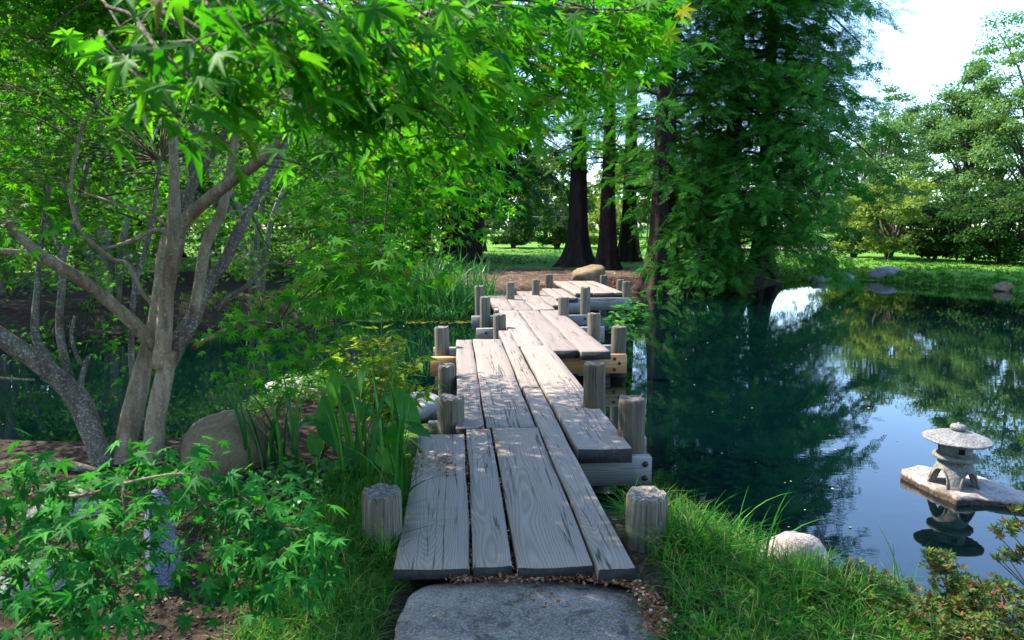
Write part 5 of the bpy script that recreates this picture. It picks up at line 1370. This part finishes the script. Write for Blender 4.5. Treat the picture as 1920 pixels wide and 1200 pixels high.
# bright ground cover behind the irises
n_ = 2600; q = region([(-3.0, 6.6), (-2.9, 7.3), (-2.1, 7.9), (-1.2, 7.3), (-1.2, 6.4), (-2.0, 6.2)], n_, rr_)
p = zed(np.column_stack([q, np.zeros(n_)])); p[:, 2] += rr_.uniform(.02, .22, n_) * (q[:, 0] < -1.7) + .02
Dr = rr_.normal(size=(n_, 3)); Dr[:, 2] = rr_.uniform(-.2, .5, n_); Xv, Yv, Zv = frames(Dr, A3(0, 0, 1) + rr_.normal(size=(n_, 3)) * .4)
gc = link('ground_cover', mesh('ground_cover', *scatter(LANCE * A3(1.8, 1, 1), LANCEF, p, Xv, Yv, Zv, rr_.uniform(.04, .08, n_)), M_COVER)); gc['kind'] = 'stuff'
n_ = 500; q = region([(-1.75, 3.7), (-1.2, 3.6), (-1.0, 4.3), (-1.5, 4.5)], n_, rr_)
p = zed(np.column_stack([q, np.zeros(n_)])); p[:, 2] += rr_.uniform(.03, .2, n_)
Dr = rr_.normal(size=(n_, 3)); Dr[:, 2] = rr_.uniform(-.3, .4, n_); Xv, Yv, Zv = frames(Dr, A3(0, 0, 1) + rr_.normal(size=(n_, 3)) * .4)
gc = link('bank_weeds', mesh('bank_weeds', *scatter(LANCE * A3(2.2, 1, 1), LANCEF, p, Xv, Yv, Zv, rr_.uniform(.04, .08, n_)), M_IRIS)); gc['kind'] = 'stuff'

# ------------------------------------------------------------------ azaleas at the lower right
ROS, ROSF = [], []
for i in range(6):
    a = i * 1.047; el = .45 + .2 * (i % 2); d = A3(math.cos(a) * math.cos(el), math.sin(a) * math.cos(el), math.sin(el)); s = norm(np.cross(d, A3(0, 0, 1))); n0 = len(ROS)
    ROS += [A3(0, 0, 0), d * .5 + s * .19, d * 1.0, d * .5 - s * .19]; ROSF += [[n0, n0 + 1, n0 + 2], [n0, n0 + 2, n0 + 3]]
ROS, ROSF = np.array(ROS), np.array(ROSF)
def azalea(label, centers, seed, twigs_to):
    r = np.random.default_rng(seed); b = np.asarray(twigs_to, float); t_ = thing('azalea_bush', label, 'azalea', b, 0, 'azaleas at the lower right bank')
    tw = MB(); Ps = []
    for (px, py, d, rad, n) in centers:
        c = P(px, py, d)
        e = norm(r.normal(size=(n, 3))) * rad * (r.uniform(0, 1, n) ** .5)[:, None] * A3(1.2, 1, .75)
        Ps.append(c + e)
        for _ in range(max(2, n // 14)):
            tip = c + e[r.integers(0, n)]
            tw.add2(*tube([b + r.normal(size=3) * .03, (b + tip) / 2 + r.normal(size=3) * .03, tip], [.006, .004, .0015], 4, 3, cap=False))
    Ps = np.concatenate(Ps); m = len(Ps)
    Z_ = norm(A3(0, -.2, 1) + r.normal(size=(m, 3)) * .45); X_ = norm(np.cross(Z_, r.normal(size=(m, 3)))); Y_ = np.cross(Z_, X_)
    part('twigs', *tw.get(), M_TWIG, t_, True, 'stuff')
    part('leaves', *scatter(ROS, ROSF, Ps, X_, Y_, Z_, r.uniform(.016, .032, m)), M_AZALEA, t_, False, 'stuff')
azalea('low azalea with red leaf tips growing around the pale rock', [(1600, 1090, 3.2, .12, 130), (1650, 1110, 3.1, .13, 150), (1700, 1140, 3.0, .14, 170), (1610, 1150, 3.0, .13, 130), (1680, 1180, 2.9, .14, 150), (1560, 1120, 3.15, .08, 60)], 701, gpt(1.75, 2.95))
azalea('upright azalea with reddish twigs before the blue water', [(1760, 1055, 3.0, .07, 70), (1790, 1090, 2.95, .09, 90), (1835, 1110, 2.9, .08, 70), (1745, 1045, 3.0, .04, 25), (1820, 1150, 2.85, .11, 110), (1780, 1140, 2.9, .10, 90), (1860, 1095, 2.9, .04, 22)], 702, gpt(2.0, 2.75))
azalea('azalea filling the lower right corner of the bank', [(1760, 1190, 2.75, .14, 150), (1850, 1190, 2.7, .14, 150), (1910, 1150, 2.75, .12, 110), (1900, 1110, 2.8, .06, 40), (1700, 1210, 2.75, .12, 90)], 703, gpt(2.1, 2.5))
azalea('thin azalea branch reaching in from the right picture border', [(1900, 985, 2.6, .04, 22), (1880, 1000, 2.6, .03, 12), (1890, 1045, 2.6, .035, 16), (1912, 960, 2.6, .03, 14), (1915, 1035, 2.6, .03, 14), (1870, 1048, 2.6, .015, 5)], 704, gpt(2.35, 2.35))

# ------------------------------------------------------------------ litter
def chips(name, pos, size, mat, seed, flat=.35):
    r = np.random.default_rng(seed); n = len(pos)
    Y_ = np.column_stack([r.normal(size=(n, 2)), r.normal(size=n) * flat]); X_, Y_, Z_ = frames(Y_, A3(0, 0, 1) + r.normal(size=(n, 3)) * flat)
    o = link(name, mesh(name, *scatter(LEAFQ * A3(1, 1, 1), LEAFQF, pos, X_, Y_, Z_, size * r.uniform(.4, 1.4, n)), mat)); o['kind'] = 'stuff'
    return o
n_ = 1500; t = rr_.uniform(0, 1, n_)
edge = np.array([G(850, 1089, .41), G(960, 1086, .41), G(1060, 1085, .41), G(1140, 1090, .41), G(1195, 1106, .40), G(1225, 1145, .40), G(1240, 1200, .39)])
ep, _ = smooth_path(edge, np.zeros(len(edge)), 8)
p = ep[(t * (len(ep) - 1)).astype(int)] + rr_.normal(size=(n_, 3)) * A3(.03, .016, .0); p[:, 2] = .414 + rr_.uniform(0, .015, n_)
b_ = []
for (px, py, k_) in ((825, 865, 90), (840, 880, 60), (1020, 1118, 25), (905, 806, 20)):
    c = G(px, py, DECK if py < 1000 else .41); b_.append(c + rr_.normal(size=(k_, 3)) * A3(.06, .09, .0) + A3(0, 0, .012))
for (x0, y0, x1, y1, k_) in ((885, 1063, 871, 815, 160), (963, 1063, 918, 806, 150)):
    s = rr_.uniform(0, 1, k_)[:, None]; b_.append(G(x0, y0, DECK) * (1 - s) + G(x1, y1, DECK) * s + rr_.normal(size=(k_, 3)) * A3(.004, .02, 0) + A3(0, 0, -.012))
chips('leaf_litter', np.vstack([p] + b_), .020, M_LITTER, 801)
n_ = 1500; q = region([(.7, 2.2), (2.4, 2.2), (2.2, 2.9), (1.5, 3.5), (.75, 3.4)], n_, rr_)
p = zed(np.column_stack([q, np.zeros(n_)])); p[:, 2] += rr_.uniform(.02, .07, n_)
Dr = rr_.normal(size=(n_, 3)); Dr[:, 2] = rr_.uniform(-.2, .3, n_); Xv, Yv, Zv = frames(Dr, A3(0, 0, 1) + rr_.normal(size=(n_, 3)) * .4)
gc = link('lawn_weeds', mesh('lawn_weeds', *scatter(LANCE * A3(2.8, 1, 1), LANCEF, p, Xv, Yv, Zv, rr_.uniform(.02, .04, n_)), M_COVER)); gc['kind'] = 'stuff'
q = region([(-2.9, 1.9), (-1.0, 1.9), (-.95, 2.9), (-1.3, 3.6), (-2.4, 4.6), (-3.4, 4.8), (-3.4, 2.4)], 9000, rr_)
p = zed(np.column_stack([q, np.zeros(len(q))])); p[:, 2] += .008
chips('mulch_chips', p, .02, M_CHIPS, 802)
q = region([(-2.5, 20), (2.3, 19.6), (5, 23.5), (5, 29), (-4, 28), (-6, 22)], 2500, rr_)
p = zed(np.column_stack([q, np.zeros(len(q))])); p[:, 2] += .012
chips('fallen_needles', p, .09, M_LITTER, 803, .15)
q = np.array([G(rr_.uniform(760, 900), rr_.uniform(596, 606), 0)[:2] for _ in range(500)])
chips('pond_weed', np.column_stack([q, np.full(len(q), .006)]), .10, M_ALGAE, 804, .03)
q = np.array([G(a, b, 0)[:2] for a, b in zip(rr_.uniform(1220, 1700, 34), rr_.uniform(570, 1010, 34))] + [G(a, b, 0)[:2] for a, b in zip(rr_.uniform(0, 600, 12), rr_.uniform(650, 850, 12))])
chips('floating_leaves', np.column_stack([q, np.full(len(q), .006)]), .026, M_FLOAT, 805, .05)

tot = sum(len(o.data.polygons) * 1 for o in SC.objects if o.type == 'MESH')
print('faces', tot, 'objects', len(SC.objects))
